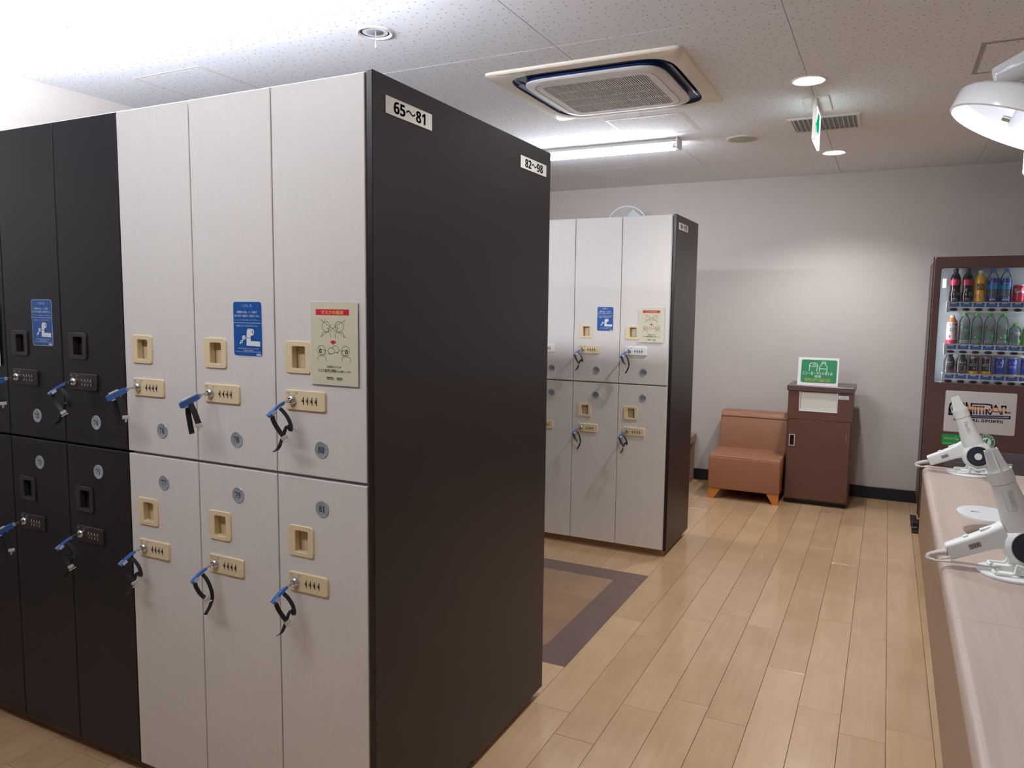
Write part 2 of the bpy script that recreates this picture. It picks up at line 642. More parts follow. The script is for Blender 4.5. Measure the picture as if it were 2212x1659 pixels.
# ------------------------------------------------------------------ the room
def planks():
    fl = MB()
    fl.box(XL, XR, YF, YB, -0.05, -0.0075, 0)
    floor = struct(obj('floor', fl, MAT['joint']))
    full = {}
    IX, IY0, IY1 = -1.100, 2.712, 3.8985      # the inlaid panel between the two locker rows
    IXL = -3.45
    phase = {0: 2.253, 1: 2.545, 2: 2.675, 3: 2.603, 4: 2.213, 5: 2.839, 6: 2.715, 7: 2.822, -1: 2.40}
    pieces = []
    cols = []
    for k in range(-1, 17):
        a = IX if k == -1 else PX0 + k * PW
        cols.append((k, a, min(PX0 + (k + 1) * PW, XR)))
    j = 1
    while IX - (j - 1) * PW > XL + 0.01:
        cols.append((-1 - j, max(IX - j * PW, XL), IX - (j - 1) * PW))
        j += 1
    L = 0.892
    rnd = random.Random(3)
    for k, a, b in cols:
        if a >= XR:
            continue
        ph = phase.get(k, 2.3 + rnd.random() * L)
        y = ph - math.ceil((ph - YF) / L) * L
        while y < YB - 1e-4:
            y0, y1 = max(y, YF), min(y + L, YB)
            segs = [(y0, y1)]
            if b <= IX + 1e-4 and a >= IXL - 0.08:
                segs = []
                if y0 < IY0:
                    segs.append((y0, min(y1, IY0)))
                if y1 > IY1:
                    segs.append((max(y0, IY1), y1))
            for s0, s1 in segs:
                if s1 - s0 > 0.012:
                    pieces.append((a, b, s0, s1))
            y += L
    g = 0.0007
    seen, rest = [], []
    for p in pieces:
        a, b, y0, y1 = p
        if y1 > 1.0 and a > -1.12 and a < 0.95:
            seen.append(p)
        elif y1 > 0.5 and a > -3.0 and y0 < 1.6 and b < -0.9:
            seen.append(p)
        elif a > -2.2 and y0 > 3.8:
            seen.append(p)
        else:
            rest.append(p)
    for a, b, y0, y1 in seen:
        key = (round(b - a, 4), round(y1 - y0, 4))
        if key not in full:
            mb = MB()
            mb.box(g, b - a - g, g, y1 - y0 - g, -0.0075, 0.0, 0, 0.0006)
            full[key] = mb.mesh('plank', [MAT['floor']], 20)
        link('plank', full[key], floor, (a, y0, 0))
    mb = MB()
    for a, b, y0, y1 in rest:
        mb.box(a + g, b - g, y0 + g, y1 - g, -0.0075, 0.0, 0)
    o = obj('planks', mb, MAT['floor'], floor)
    o['kind'] = 'stuff'
    # inlaid panel: mitred dark border and brown field boards
    w = 0.149
    z0, z1 = -0.0075, 0.0
    for poly in (((IXL, IY0), (IX, IY0), (IX - w, IY0 + w), (IXL + w, IY0 + w)),
                 ((IX, IY0), (IX, IY1), (IX - w, IY1 - w), (IX - w, IY0 + w)),
                 ((IX, IY1), (IXL, IY1), (IXL + w, IY1 - w), (IX - w, IY1 - w)),
                 ((IXL, IY1), (IXL, IY0), (IXL + w, IY0 + w), (IXL + w, IY1 - w))):
        cx, cy = sum(p[0] for p in poly) / 4, sum(p[1] for p in poly) / 4
        s = 0.9994
        mb = MB()
        mb.prism([(cx + (p[0] - cx) * s, cy + (p[1] - cy) * s) for p in poly], z0, z1)
        obj('border_board', mb, MAT['inlay_dark'], floor)
    n = 6
    h = (IY1 - IY0 - 2 * w) / n
    for i in range(n):
        mb = MB()
        mb.box(IXL + w + g * .5, IX - w - g * .5, IY0 + w + i * h + g * .3, IY0 + w + (i + 1) * h - g * .3, z0, z1, 0)
        obj('field_board', mb, MAT['inlay_mid'], floor)


planks()

for nm, b, bb in (('back', (XL - .1, XR + .1, YB, YB + .1), (XL, XR, YB - .011, YB)),
                  ('left', (XL - .1, XL, YF - .1, YB + .1), (XL, XL + .011, YF, YB)),
                  ('right', (XR, XR + .1, YF - .1, YB + .1), (XR - .011, XR, YF, YB)),
                  ('front', (XL - .1, XR + .1, YF - .1, YF), (XL, XR, YF, YF + .011))):
    mb = MB()
    mb.box(*b, -0.05, ZC + 0.05)
    struct(obj('wall_' + nm, mb, MAT['wall']))
    mb = MB()
    mb.box(*bb, 0.0005, 0.0946, 0, 0.003)
    struct(obj('baseboard_' + nm, mb, MAT['base']))


def ceiling():
    mb = MB()
    mb.box(XL, XR, YF, YB, ZC + 0.008, ZC + 0.06)
    c = struct(obj('ceiling', mb, MAT['ceil_back']))
    xs = [XL] + [-3.073 + .8925 * i for i in range(0, 6)] + [XR]
    xs = [x for x in xs if x <= XR]
    ys = [YF] + [-1.468 + .8815 * i for i in range(0, 9)] + [YB]
    g = 0.0012
    me = {}
    for i in range(len(xs) - 1):
        for j in range(len(ys) - 1):
            w, d = xs[i + 1] - xs[i], ys[j + 1] - ys[j]
            if w < .01 or d < .01:
                continue
            k = (round(w, 3), round(d, 3))
            if k not in me:
                m = MB()
                m.box(g, w - g, g, d - g, 0, 0.009, 0, 0.0012)
                me[k] = m.mesh('ceiling_panel', [MAT['ceiling']], 20)
            link('ceiling_panel', me[k], c, (xs[i], ys[j], ZC))
    return c


ceiling()


# ------------------------------------------------------------------ lockers (local origin: front left foot of a column; -Y is the front)
LW = 0.2904
Y1, X1 = 1.4431, -1.1102          # first row: front plane, right edge of its doors
Y2, X2 = 4.2295, -1.1188          # second row
_lm = {}


def lmesh(key, fn):
    if key not in _lm:
        _lm[key] = fn()
    return _lm[key]


def door_mesh(kind, z0, z1, hz0, hz1):
    """a door leaf with a rectangular hole for the handle cup and a small chamfer"""
    mb = MB()
    x0, x1, t, c = 0.0017, LW - 0.0017, 0.019, 0.0015
    hx0, hx1 = 0.054, 0.108
    xs, zs = [x0 + c, hx0, hx1, x1 - c], [z0 + c, hz0, hz1, z1 - c]
    n = lambda i, k: i * 4 + k
    vs = [(x, 0, z) for x in xs for z in zs]
    fs = [(n(i, k), n(i + 1, k), n(i + 1, k + 1), n(i, k + 1)) for i in range(3) for k in range(3) if not (i == 1 and k == 1)]
    base = len(vs)
    rim = [n(0, 0), n(1, 0), n(2, 0), n(3, 0), n(3, 1), n(3, 2), n(3, 3), n(2, 3), n(1, 3), n(0, 3), n(0, 2), n(0, 1)]
    def outer(p, y):
        x = x0 if abs(p[0] - xs[0]) < 1e-6 else x1 if abs(p[0] - xs[3]) < 1e-6 else p[0]
        z = z0 if abs(p[2] - zs[0]) < 1e-6 else z1 if abs(p[2] - zs[3]) < 1e-6 else p[2]
        return (x, y, z)
    for y in (c, t):
        vs += [outer(vs[i], y) for i in rim]
    m = len(rim)
    for i in range(m):
        a, b = rim[i], rim[(i + 1) % m]
        p, q = base + i, base + (i + 1) % m
        fs.append((a, b, q, p))
        fs.append((p, q, q + m, p + m))
    fs.append(tuple(base + m + i for i in reversed(range(m))))
    h = len(vs)      # hole walls
    hole = [n(1, 1), n(2, 1), n(2, 2), n(1, 2)]
    vs += [(vs[i][0], 0.0185, vs[i][2]) for i in hole]
    for i in range(4):
        fs.append((hole[i], hole[(i + 1) % 4], h + (i + 1) % 4, h + i))
    mb.add(vs, fs, 0)
    return mb.mesh('door', [MAT[kind + '_door']], 20)


def cup_mesh(plate, inner, hz0):
    mb = MB()
    o = rrect(0.037, 0.121, hz0, hz0 + 0.0815, 0.010)
    oi = rrect(0.0385, 0.1195, hz0 + .0015, hz0 + 0.080, 0.009)
    i1 = rrect(0.060, 0.1035, hz0 + 0.011, hz0 + 0.069, 0.004)
    i2 = rrect(0.0608, 0.103, hz0 + 0.012, hz0 + 0.0682, 0.004)
    i3 = rrect(0.0575, 0.106, hz0 + 0.0085, hz0 + 0.0715, 0.004)
    P = lambda pts, y: [(x, y, z) for x, z in pts]
    mb.loft([P(o, 0), P(o, -0.003), P(oi, -0.0045), P(i1, -0.0045), P(i2, -0.003)], 0, (False, False))
    mb.loft([P(i2, -0.003), P(i2, 0.012)], 1, (False, False))
    mb.loft([P(i2, 0.012), P(i3, 0.0178)], 1, (False, True))
    mb.box(0.088, 0.1025, 0.010, 0.0165, hz0 + 0.016, hz0 + 0.066, 2, 0.001)
    return mb.mesh('recessed_handle', [MAT[plate], MAT[inner], MAT['latch']], 30)


def plate_mesh(plate, z0):
    mb = MB()
    poly = rrect(0.0365, 0.1665, z0, z0 + 0.0505, 0.007)
    inn = rrect(0.038, 0.165, z0 + .0015, z0 + 0.049, 0.006)
    mb.loft([[(x, 0, z) for x, z in poly], [(x, -0.0045, z) for x, z in poly], [(x, -0.006, z) for x, z in inn]], 0, (True, True))
    return mb.mesh('lock_plate', [MAT[plate]], 30)


def cyl_mesh(zc):
    mb = MB()
    M = Matrix.Translation((0.0615, -0.006, zc)) @ Matrix.Rotation(PI / 2, 4, 'X')
    mb.lathe([(0.0128, 0), (0.0128, 0.003), (0.0112, 0.0075), (0.0075, 0.0100), (0.0068, 0.0092), (0.0001, 0.0092)], 22, 0, M, (True, True))
    mb.box(0.0608, 0.0622, -0.0156, -0.0150, zc - 0.004, zc + 0.004, 1)
    return mb.mesh('key_cylinder', [MAT['chrome'], MAT['hole']], 40)


def dial_mesh(dark, x, zc):
    mb = MB()
    mb.box(x - 0.0012, x + 0.0012, -0.0064, -0.0058, zc - 0.0100, zc + 0.0100, 1)          # the slot
    mb.cyl((x - 0.0006, -0.0058, zc), (x + 0.0006, -0.0058, zc), 0.0042, None, 14, 0)       # thumb wheel standing out of it
    mb.box(x - 0.0072, x - 0.0022, -0.0064, -0.0058, zc - 0.0028, zc + 0.0034, 1)          # number window
    mb.box(x - 0.0064, x - 0.0036, -0.0067, -0.0060, zc - 0.0016, zc + 0.0024, 2)
    mats = [MAT['black'], MAT['black'], MAT['ivory']] if not dark else [MAT['hole'], MAT['lite_mark'], MAT['hole']]
    return mb.mesh('number_dial', mats, 40)


def marks_mesh(dark, zc):
    P = Print()
    for cx, s in ((0.0480, '閉'), (0.0745, '開')):
        P.rect(cx - 0.004, cx + 0.004, zc + 0.0172, zc + 0.0202, 0)
        P.rect(cx - 0.0032, cx + 0.0032, zc + 0.0180, zc + 0.0194, 1, 2)
        d = 0.0025 if cx < 0.06 else -0.0025
        P.poly([(cx + d - .0014, zc + 0.0148), (cx + d + 0.0014, zc + 0.0148), (cx + d, zc + 0.0118)][::1], 0)
    me = P.flat_mesh('turn_marks', [MAT['lite_mark'] if dark else MAT['ink'], MAT['brown_pl'] if dark else MAT['ivory']])
    me.transform(FRONT)
    me.transform(Matrix.Translation((0, -0.0061, 0)))
    return me


def disc_mesh(zc):
    mb = MB()
    M = Matrix.Translation((0.149, 0, zc)) @ Matrix.Rotation(PI / 2, 4, 'X')
    mb.lathe([(0.0218, 0), (0.0218, 0.0012), (0.0208, 0.0022), (0.0196, 0.0018), (0.0001, 0.0018)], 32, 0, M)
    return mb.mesh('number_plate', [MAT['silver']], 25)


def numeral_mesh(num, zc):
    P = Print()
    s = tr(str(num), BOLD_SERIF)
    P.text(s, 0.149, zc, 0.0098 * len(str(num)), 0.0165 if num < 100 else 0.0150, 0)
    me = P.flat_mesh('numeral', [MAT['navy_num']])
    me.transform(FRONT)
    me.transform(Matrix.Translation((0, -0.0019, 0)))
    return me


def locker_column(x_right, y, k, num, kind, where, group, full=True, white_lock=False):
    x = x_right - (k + 1) * LW
    word = 'white' if kind == 'white' else 'dark brown'
    t = thing('locker_unit', f'{word} locker {num} and {num + 1}, {where}', 'locker', (x, y, 0), 0, group)
    dark = kind == 'dark'
    pl, inn = ('brown_pl', 'hole') if dark else ('ivory', 'ivory_in')
    def body():
        mb = MB()
        mb.box(0.0005, LW - 0.0005, 0.0205, 0.5, 0.045, 1.9815, 0)
        return mb.mesh('carcass', [MAT[kind + '_door']])
    def plinth():
        mb = MB()
        mb.box(0.0002, LW - 0.0002, 0.036, 0.49, 0.0005, 0.0445, 0)
        return mb.mesh('plinth', [MAT['plinth']])
    link('carcass', lmesh(kind + 'b', body), t)
    link('plinth', lmesh('pl', plinth), t)
    for up in (True, False):
        z0, z1, hz, lz, dz, n = (1.0185, 1.9847, 1.2775, 1.1845, 1.0885, num) if up else (0.046, 1.0105, 0.8030, 0.7095, 0.9375, num + 1)
        key = f'{kind}{up}'
        d = link('door', lmesh(key + 'd', lambda: door_mesh(kind, z0, z1, hz + 0.006, hz + 0.0755)), t)
        p2 = 'white_pl' if (white_lock and up) else pl
        link('recessed_handle', lmesh(key + 'h', lambda: cup_mesh(pl, inn, hz)), d)
        link('lock_plate', lmesh(f'{p2}{up}p', lambda: plate_mesh(p2, lz)), d)
        link('number_plate', lmesh(f'{up}n', lambda: disc_mesh(dz)), d)
        link('numeral', lmesh(f'{n}', lambda: numeral_mesh(n, dz)), d)
        if full:
            link('key_cylinder', lmesh(f'{up}c', lambda: cyl_mesh(lz + 0.0245)), d)
            link('turn_marks', lmesh(f'{key}m', lambda: marks_mesh(dark, lz + 0.0245)), d)
            for i in range(4):
                link('number_dial', lmesh(f'{key}g{i}', lambda: dial_mesh(dark, 0.0975 + i * 0.0139, lz + 0.0245)), d)
    return t


def end_panel(x, y0, y1, label, ):
    mb = MB()
    mb.box(x - 0.0172, x, y0, y1, 0.0358, 1.9895, 0, 0.0012)
    return tag(obj('end_panel', mb, MAT['dark_panel']), label, 'panel')


def row_sign(s, x, y0, y1, z0, z1, label):
    mb = MB()
    mb.box(0, 0.0022, y0, y1, z0, z1, 0, 0.0006)
    o = obj('row_sign', mb, MAT['sign_white'], None, (x + 0.0002, 0, 0))
    tag(o, label, 'sign', 'number signs on the locker row ends')
    P = Print(0.0004)
    w, h = y1 - y0, z1 - z0
    P.text(tr(s, BOLD_SANS), (y0 + y1) / 2, (z0 + z1) / 2, w * 0.68, h * 0.68, 0, 1, 0.0009)
    printed('lettering', P, [MAT['black']], SIDE, o, (0.0022, 0, 0))
    return o


GR1, GR2 = 'locker columns of the front row', 'locker columns of the back row'
spot = ['next to the end panel', 'second from the end panel', 'beside the dark lockers', 'beside the white lockers',
        'second dark one from the white lockers', 'at the left edge of the photo', 'seventh from the end panel', 'second from the left wall', 'in the corner by the left wall']
for k in range(9):
    locker_column(X1, Y1, k, 80 - 2 * k, 'white' if k < 3 else 'dark', 'front row, ' + spot[k], GR1)
spot2 = ['at the right end', 'second from its end panel', 'half hidden by the front row end panel', 'just behind the front row', 'first dark one from the end panel', 'second dark one from its white lockers', 'seventh from its end panel', 'eighth from its end panel', 'at the far left wall']
for k in range(9):
    locker_column(X2, Y2, k, 114 - 2 * k, 'white' if k < 4 else 'dark', 'back row, ' + spot2[k], GR2, k < 5, k in (0, 2))


def rest_of_bank(name, label, x0, x1, y0, y1, front):
    """the lockers whose fronts face away from the camera, lie wholly behind the first row, or form the added opposite row"""
    t = thing(name, label, 'locker bank', ((x0 + x1) / 2, (y0 + y1) / 2, 0))
    cx, cy = (x0 + x1) / 2, (y0 + y1) / 2
    mb = MB()
    mb.box(x0 - cx, x1 - cx, y0 - cy, y1 - cy, 0.045, 1.9815)
    obj('carcass', mb, MAT['dark_door'], t)
    mb = MB()
    mb.box(x0 - cx, x1 - cx, y0 - cy + .03, y1 - cy - .03, 0.0005, 0.0445)
    obj('plinth', mb, MAT['plinth'], t)
    n = round((x1 - x0) / LW)
    w = (x1 - x0) / n
    yb = (y1 - cy) if front > 0 else (y0 - cy)
    ya, yc = (yb + .001, yb + .019) if front > 0 else (yb - .019, yb - .001)
    for i in range(n):
        for z0, z1 in ((0.046, 1.0105), (1.0185, 1.9847)):
            mb = MB()
            mb.box(x0 - cx + i * w + .0017, x0 - cx + (i + 1) * w - .0017, ya, yc, z0, z1, 0, 0.0015)
            obj('door', mb, MAT['dark_door'], t)


rest_of_bank('locker_bank', 'dark lockers of the front row that face the aisle behind it', X1 - 9 * LW, X1, Y1 + .503, 2.440, 1)
rest_of_bank('locker_bank', 'unseen dark lockers added across the aisle to cut bounced light', X1 - 9 * LW, X1, -1.33, -.33, 1)  # row added out of view, its dark fronts reduce bounce on the lower doors
end_panel(-1.0903, 1.4446, 2.4643, 'tall dark wooden end panel of the nearer locker row')
end_panel(-1.0987, 4.2474, 4.7802, 'dark end panel of the farther locker row, near the sofa')
row_sign('65〜81', -1.0903, 1.494, 1.695, 1.9025, 1.9440, 'white sign reading 65 to 81 at the front edge of the near end panel')
row_sign('82〜98', -1.0903, 2.222, 2.4235, 1.9005, 1.9400, 'white sign reading 82 to 98 at the far edge of the near end panel')
row_sign('99〜115', -1.0987, 4.297, 4.511, 1.9085, 1.9480, 'small white sign reading 99 to 115 on the far end panel')


# ------------------------------------------------------------------ stickers and posters on the doors
def caution_mesh():
    W, H = 0.1025, 0.1435
    P = Print()
    N = lambda px, py: ((px - 265) / 705 * W, H - (py - 130) / 1325 * H)
    P.poly(rrect(0, W, 0, H, 0.009), 1, 1)
    P.poly(rrect(0.0013, W - 0.0013, 0.0013, H - 0.0013, 0.008), 0, 2)
    def T(s, cx, cy, w, h, b=0.0):
        x, y = N(cx, cy)
        P.text(s, x, y, w / 705 * W, h / 1325 * H if h else None, 1, 3, b)
    T('ご注意', 555, 235, 165, 66, 0.0002)
    T('⚠', 702, 235, 72, 76, 0.0002)
    T('盗難防止の為、キーは必ず', 608, 388, 490, 58, 0.00022)
    T('身に付けて施設をご利用下さい。', 605, 478, 610, 60, 0.00022)
    T('(シャワールームをご利用の際は、特にご注意下さい。)', 608, 582, 610, 36, 0.0001)
    T('盗難防止の為、必ず手首にお付けください。', 610, 717, 520, 40, 0.0001)
    T('Please always keep your locker key with you', 630, 1265, 500, 34)
    T('while in our facilities.', 630, 1305, 240, 28)
    T('Please ensure you lock your locker to prevent robbery.', 633, 1342, 610, 34)
    for i in range(21):
        x, y = N(295 + i * 31, 648)
        P.rect(x, x + 0.003, y - 0.0007, y + 0.0007, 1, 3)
    poly = [(585, 1195), (590, 1000), (600, 850), (620, 790), (650, 783), (740, 788), (772, 830), (770, 900), (740, 945), (690, 955), (685, 1080), (915, 1085), (915, 1205)]
    P.poly([N(*p) for p in poly][::-1], 1, 3)
    for a in (642, 675, 708):
        P.stroke([N(a, 800), N(a + 12, 825)], 0.0008, 2, 4)
    x, y = N(735, 858)
    P.rect(x - 0.0016, x + 0.0016, y - 0.004, y + 0.003, 2, 4)
    P.stroke([N(560, 985), N(640, 1010), N(700, 1000), N(712, 975), N(690, 960)], 0.0012, 2, 4)
    x, y = N(527, 1000)
    P.ellipse(x, y, 0.0066, 0.0056, 1, 3)
    P.ellipse(x + .0015, y + .001, 0.0014, 0.0014, 0, 4, 8)
    P.stroke([N(510, 1035), N(430, 1145)], 0.0038, 1, 3)
    P.stroke([N(445, 1095), N(480, 1122)], 0.0040, 1, 3)
    x, y = N(878, 1405)
    P.poly(rrect(x - 0.008, x + 0.008, y - 0.0026, y + 0.0026, 0.0024), 1, 3)
    P.text(tr('CENTRAL', BOLD_SANS), x, y, 0.012, 0.002, 0, 4)
    me = P.flat_mesh('caution_sticker', [MAT['blue_stk'], MAT['stk_white'], MAT['ink']])
    me.transform(FRONT)
    return me


def mask_mesh():
    W, H = 0.1475, 0.2045
    P = Print()
    N = lambda px, py: ((px - 180) / 800 * W, H - (py - 92) / 1432 * H)
    P.rect(0, W, 0, H, 5, 1)
    P.rect(0.002, W - 0.002, 0.002, H - 0.0025, 0, 2)
    x0, y1 = N(287, 230)
    x1, y0 = N(842, 330)
    P.rect(x0, x1, y0, y1, 1, 3)
    def T(s, cx, cy, w, h, m, b=0.0):
        x, y = N(cx, cy)
        P.text(s, x, y, w / 800 * W, h / 1432 * H if h else None, m, 4, b)
    T('マスクの着用', 560, 283, 365, 68, 2, 0.0003)
    S = lambda pts, w=0.0011, m=3: P.stroke([N(*p) for p in pts], w, m, 3)
    def E(cx, cy, rx, ry, a0=0, a1=360, w=0.0011, m=3):
        x, y = N(cx, cy)
        P.ell_stroke(x, y, rx / 800 * W, ry / 1432 * H, w, m, 3, a0, a1)
    # two heads talking without masks, crossed out
    E(456, 520, 66, 85, -25, 275)
    E(680, 520, 68, 85, -95, 205)
    S([(516, 545), (478, 558), (508, 575), (490, 600)])
    S([(618, 535), (662, 548), (635, 580), (650, 600)])
    for sx in (390, 612):
        S([(sx, 712), (sx, 645), (sx + 25, 618), (sx + 118, 618), (sx + 140, 645), (sx + 144, 715)])
    S([(352, 403), (788, 708)])
    S([(782, 405), (360, 702)])
    for px, py in ((432, 412), (450, 405), (755, 460), (768, 485), (548, 598), (572, 602), (600, 505)):
        x, y = N(px, py)
        P.ellipse(x, y, 0.0011, 0.0011, 4, 3, 6)
    E(570, 520, 32, 42, 110, 170, 0.0008, 4)
    E(570, 520, 32, 42, 10, 70, 0.0008, 4)
    E(570, 590, 42, 36, 190, 230, 0.0008, 4)
    E(570, 590, 42, 36, 310, 350, 0.0008, 4)
    P.poly([N(543, 760), N(543, 782), N(512, 782), N(575, 830), N(636, 782), N(606, 782), N(606, 760)], 1, 3)
    # two heads with masks
    for cx, s in ((375, 1), (780, -1)):
        E(cx, 932, 64, 85)
        S([(cx - 5 * s, 925), (cx + 75 * s, 930), (cx + 70 * s, 985), (cx + 40 * s, 1012), (cx + 10 * s, 1010), (cx - 5 * s, 925)])
        E(cx - 20 * s, 945, 15, 30, 0, 360, 0.0022)
        S([(cx - 62, 1115), (cx - 62, 1060), (cx - 35, 1032), (cx + 52, 1032), (cx + 76, 1058), (cx + 78, 1122)])
        for q in ((90, 910, 100, 935), (95, 945, 108, 945), (85, 1010, 98, 1000)):
            S([(cx + q[0] * s, q[1]), (cx + q[2] * s, q[3])], 0.0008, 4)
    E(612, 912, 57, 62, -70, 175)
    E(543, 938, 53, 53)
    S([(592, 965), (660, 970), (640, 955)])
    S([(500, 985), (545, 990)], 0.0016)
    T('飛沫防止のため', 585, 1210, 240, 42, 3, 0.0001)
    T('マスク着用の徹底', 470, 1275, 318, 48, 3, 0.0002)
    T('をお願いします', 752, 1285, 225, 40, 3, 0.0001)
    S([(310, 1300), (632, 1312)], 0.0008, 4)
    T(tr('CENTRAL', BOLD_SANS), 522, 1412, 130, 34, 3)
    x, y = N(518, 1390)
    P.rect(x - 0.011, x + 0.009, y - 0.0006, y + 0.0006, 3, 4)
    T('SPORTS CLUB', 520, 1435, 100, 14, 3)
    T(tr('OASIS', BOLD_SANS), 678, 1408, 98, 42, 3, 0.0002)
    T('SPORTS CLUB', 680, 1438, 90, 12, 3)
    me = P.flat_mesh('mask_poster', [MAT['poster'], MAT['red_pr'], MAT['yel_pr'], MAT['ink'], MAT['pink_ink'], MAT['stk_white']])
    me.transform(FRONT)
    return me


cm, mm = caution_mesh(), mask_mesh()
for row, (xr, y) in enumerate(((X1, Y1), (X2, Y2))):
    for k, num in ((1, (78, 112)[row]), (4, (72, 106)[row])):
        if row == 1 and k == 4:
            continue
        tag(link('caution_sticker', cm, None, (xr - (k + 1) * LW + 0.1465, y - 0.0004, 1.3135 if not row else 1.322)),
            'blue caution sticker with a fist and key pictogram on the ' + {78: 'near white lockers', 72: 'dark lockers', 112: 'far white lockers'}[num], 'sticker', 'blue caution stickers on locker doors')
    for k, num in ((0, (80, 114)[row]), (5, (70, 104)[row])):
        if row == 1 and k == 5:
            continue
        o = link('mask_poster', mm, None, (xr - (k + 1) * LW + (0.1215 if k == 0 and row == 0 else 0.117), y - 0.0052, 1.2545 if row == 0 and k == 0 else 1.262 if k == 0 else 1.240))
        tag(o, 'cream mask notice with a red banner on the ' + {80: 'near white lockers', 114: 'far white lockers', 70: 'dark lockers at the left edge'}[num], 'poster', 'mask notices on locker doors')


# ------------------------------------------------------------------ locker keys with wrist straps (local origin: face of the lock; -Y points out of the door)
def key_parts(style):
    blade, head, clip, strap, buckle = MB(), MB(), MB(), MB(), MB()
    blade.cyl((0, -0.0005, 0), (0, -0.012, -0.001), 0.0042, 0.0038, 10, 0)
    blade.tube([(0, -0.010, -0.0005), (0, -0.018, -0.0012), (-0.001, -0.026, -0.004)], 0.0032, 8, 0, 1.0)
    if style == 'A':        # head seen broadside, strap folded through the far end, the tail hanging straight
        d = Vector((-0.05, -0.92, -0.33)).normalized()
        o = Vector((-0.001, -0.022, -0.002))
        side = Vector((0, -0.33, 0.92)).normalized()
        pts = [o, o + d * 0.012, o + d * 0.032, o + d * 0.062, o + d * 0.068]
        w = [0.0035, 0.0072, 0.0082, 0.0082, 0.0070]
        rings = []
        for p, ww in zip(pts, w):
            n = Vector((1, 0, 0))
            rings.append([p + side * ww + n * .003, p - side * ww + n * .003, p - side * ww - n * .003, p + side * ww - n * .003])
        head.loft(rings, 0)
        for s in (1, -1):
            a, b = o + d * 0.030 + side * s * 0.0098, o + d * 0.058 + side * s * 0.0098
            clip.strap([a, b], 0.009, 0.0032, (1, 0, 0), 0)
        clip.cyl(o + d * .004 + Vector((.0034, 0, 0)), o + d * .004 - Vector((.0034, 0, 0)), 0.0055, None, 10)
        c = o + d * 0.044 - side * 0.010
        strap.strap([c + Vector((0.004, 0.002, 0.004)), c + Vector((0.010, 0.007, -0.014)), c + Vector((0.017, 0.010, -0.036)), c + Vector((0.021, 0.012, -0.050))], 0.016, 0.0016, (0.2, 1, 0.1), 0)
        strap.strap([c + Vector((-0.003, 0, 0.004)), c + Vector((-0.004, 0.001, -0.020)), c + Vector((-0.001, 0.003, -0.048)), c + Vector((0.002, 0.006, -0.076))], 0.014, 0.0018, (0.35, 1, 0), 0)
        e = c + Vector((0.022, 0.012, -0.052))
        buckle.box(-0.009, 0.009, -0.003, 0.003, -0.006, 0.004, 0, 0.001, Matrix.Translation(e) @ Matrix.Rotation(1.0, 4, 'Z'))
        buckle.tube([e + Vector(v) for v in ((-.006, .006, -.005), (-.007, .007, -.013), (.007, -.006, -.013), (.006, -.005, -.005))], 0.0015, 6)
    else:                   # head seen edge on, both halves of the open strap hanging in a bow
        b = 0.9 if style == 'C' else 1.0
        d = Vector((-0.12, -0.80, -0.58)).normalized()
        o = Vector((-0.001, -0.021, -0.003))
        side = Vector((0.90, -0.30, 0.2)).normalized()
        n = d.cross(side).normalized()
        rings = []
        for t, ww in ((0, .004), (.010, .0068), (.028, .0078), (.048, .0078), (.053, .0065)):
            p = o + d * t + n * (0.004 * math.sin(t / .053 * PI))
            rings.append([p + side * ww + n * .003, p - side * ww + n * .003, p - side * ww - n * .003, p + side * ww - n * .003])
        head.loft(rings, 0)
        clip.strap([o + d * 0.036 - side * .0105 + n * .002, o + d * 0.052 - side * .0105 + n * .002], 0.010, 0.004, n, 0)
        clip.strap([o + d * 0.034 + side * .0095, o + d * 0.048 + side * .0095], 0.008, 0.003, n, 0)
        clip.cyl(o + n * .0036 + d * .005, o - n * .0036 + d * .005, 0.005, None, 10)
        c = o + d * 0.044
        strap.strap([c + Vector((0, 0, 0.002)), c + Vector((0.002, 0.002, -0.016)), c + Vector((0.010, 0.008, -0.036)), c + Vector((0.021, 0.014, -0.054 * b))], 0.011, 0.0022, (0.5, 0.9, 0.3), 0)
        s = o + d * 0.018
        pts = [s + Vector(v) for v in ((0.003, 0, -0.002), (0.014, 0.006, -0.016), (0.024, 0.011, -0.036), (0.027, 0.012, -0.058), (0.020, 0.004, -0.048), (0.006, -0.008, -0.098), (-0.006, -0.016, -0.110 * b))]
        if style == 'C':
            pts = [s + Vector(v) for v in ((0.003, 0, -0.002), (0.013, 0.006, -0.018), (0.022, 0.010, -0.042), (0.026, 0.011, -0.066), (0.022, 0.006, -0.090), (0.012, -0.002, -0.114))]
        strap.strap(pts, 0.010, 0.0018, (0.25, 0.95, 0.15), 0)
        e = c + Vector((0.024, 0.016, -0.059 * b))
        R = Matrix.Translation(e) @ Matrix.Rotation(0.5, 4, 'Z') @ Matrix.Rotation(-0.5, 4, 'Y')
        buckle.box(-0.008, 0.008, -0.004, 0.004, -0.005, 0.005, 0, 0.0012, R)
        buckle.box(-0.010, 0.012, -0.005, 0.003, -0.0105, -0.0075, 0, 0.001, R)
    return [('key_blade', blade.mesh('key_blade', [MAT['chrome']])), ('key_head', head.mesh('key_head', [MAT['blue_key']])),
            ('clip', clip.mesh('clip', [MAT['key_clip']])), ('strap', strap.mesh('strap', [MAT['strap']])), ('buckle', buckle.mesh('buckle', [MAT['buckle']]))]


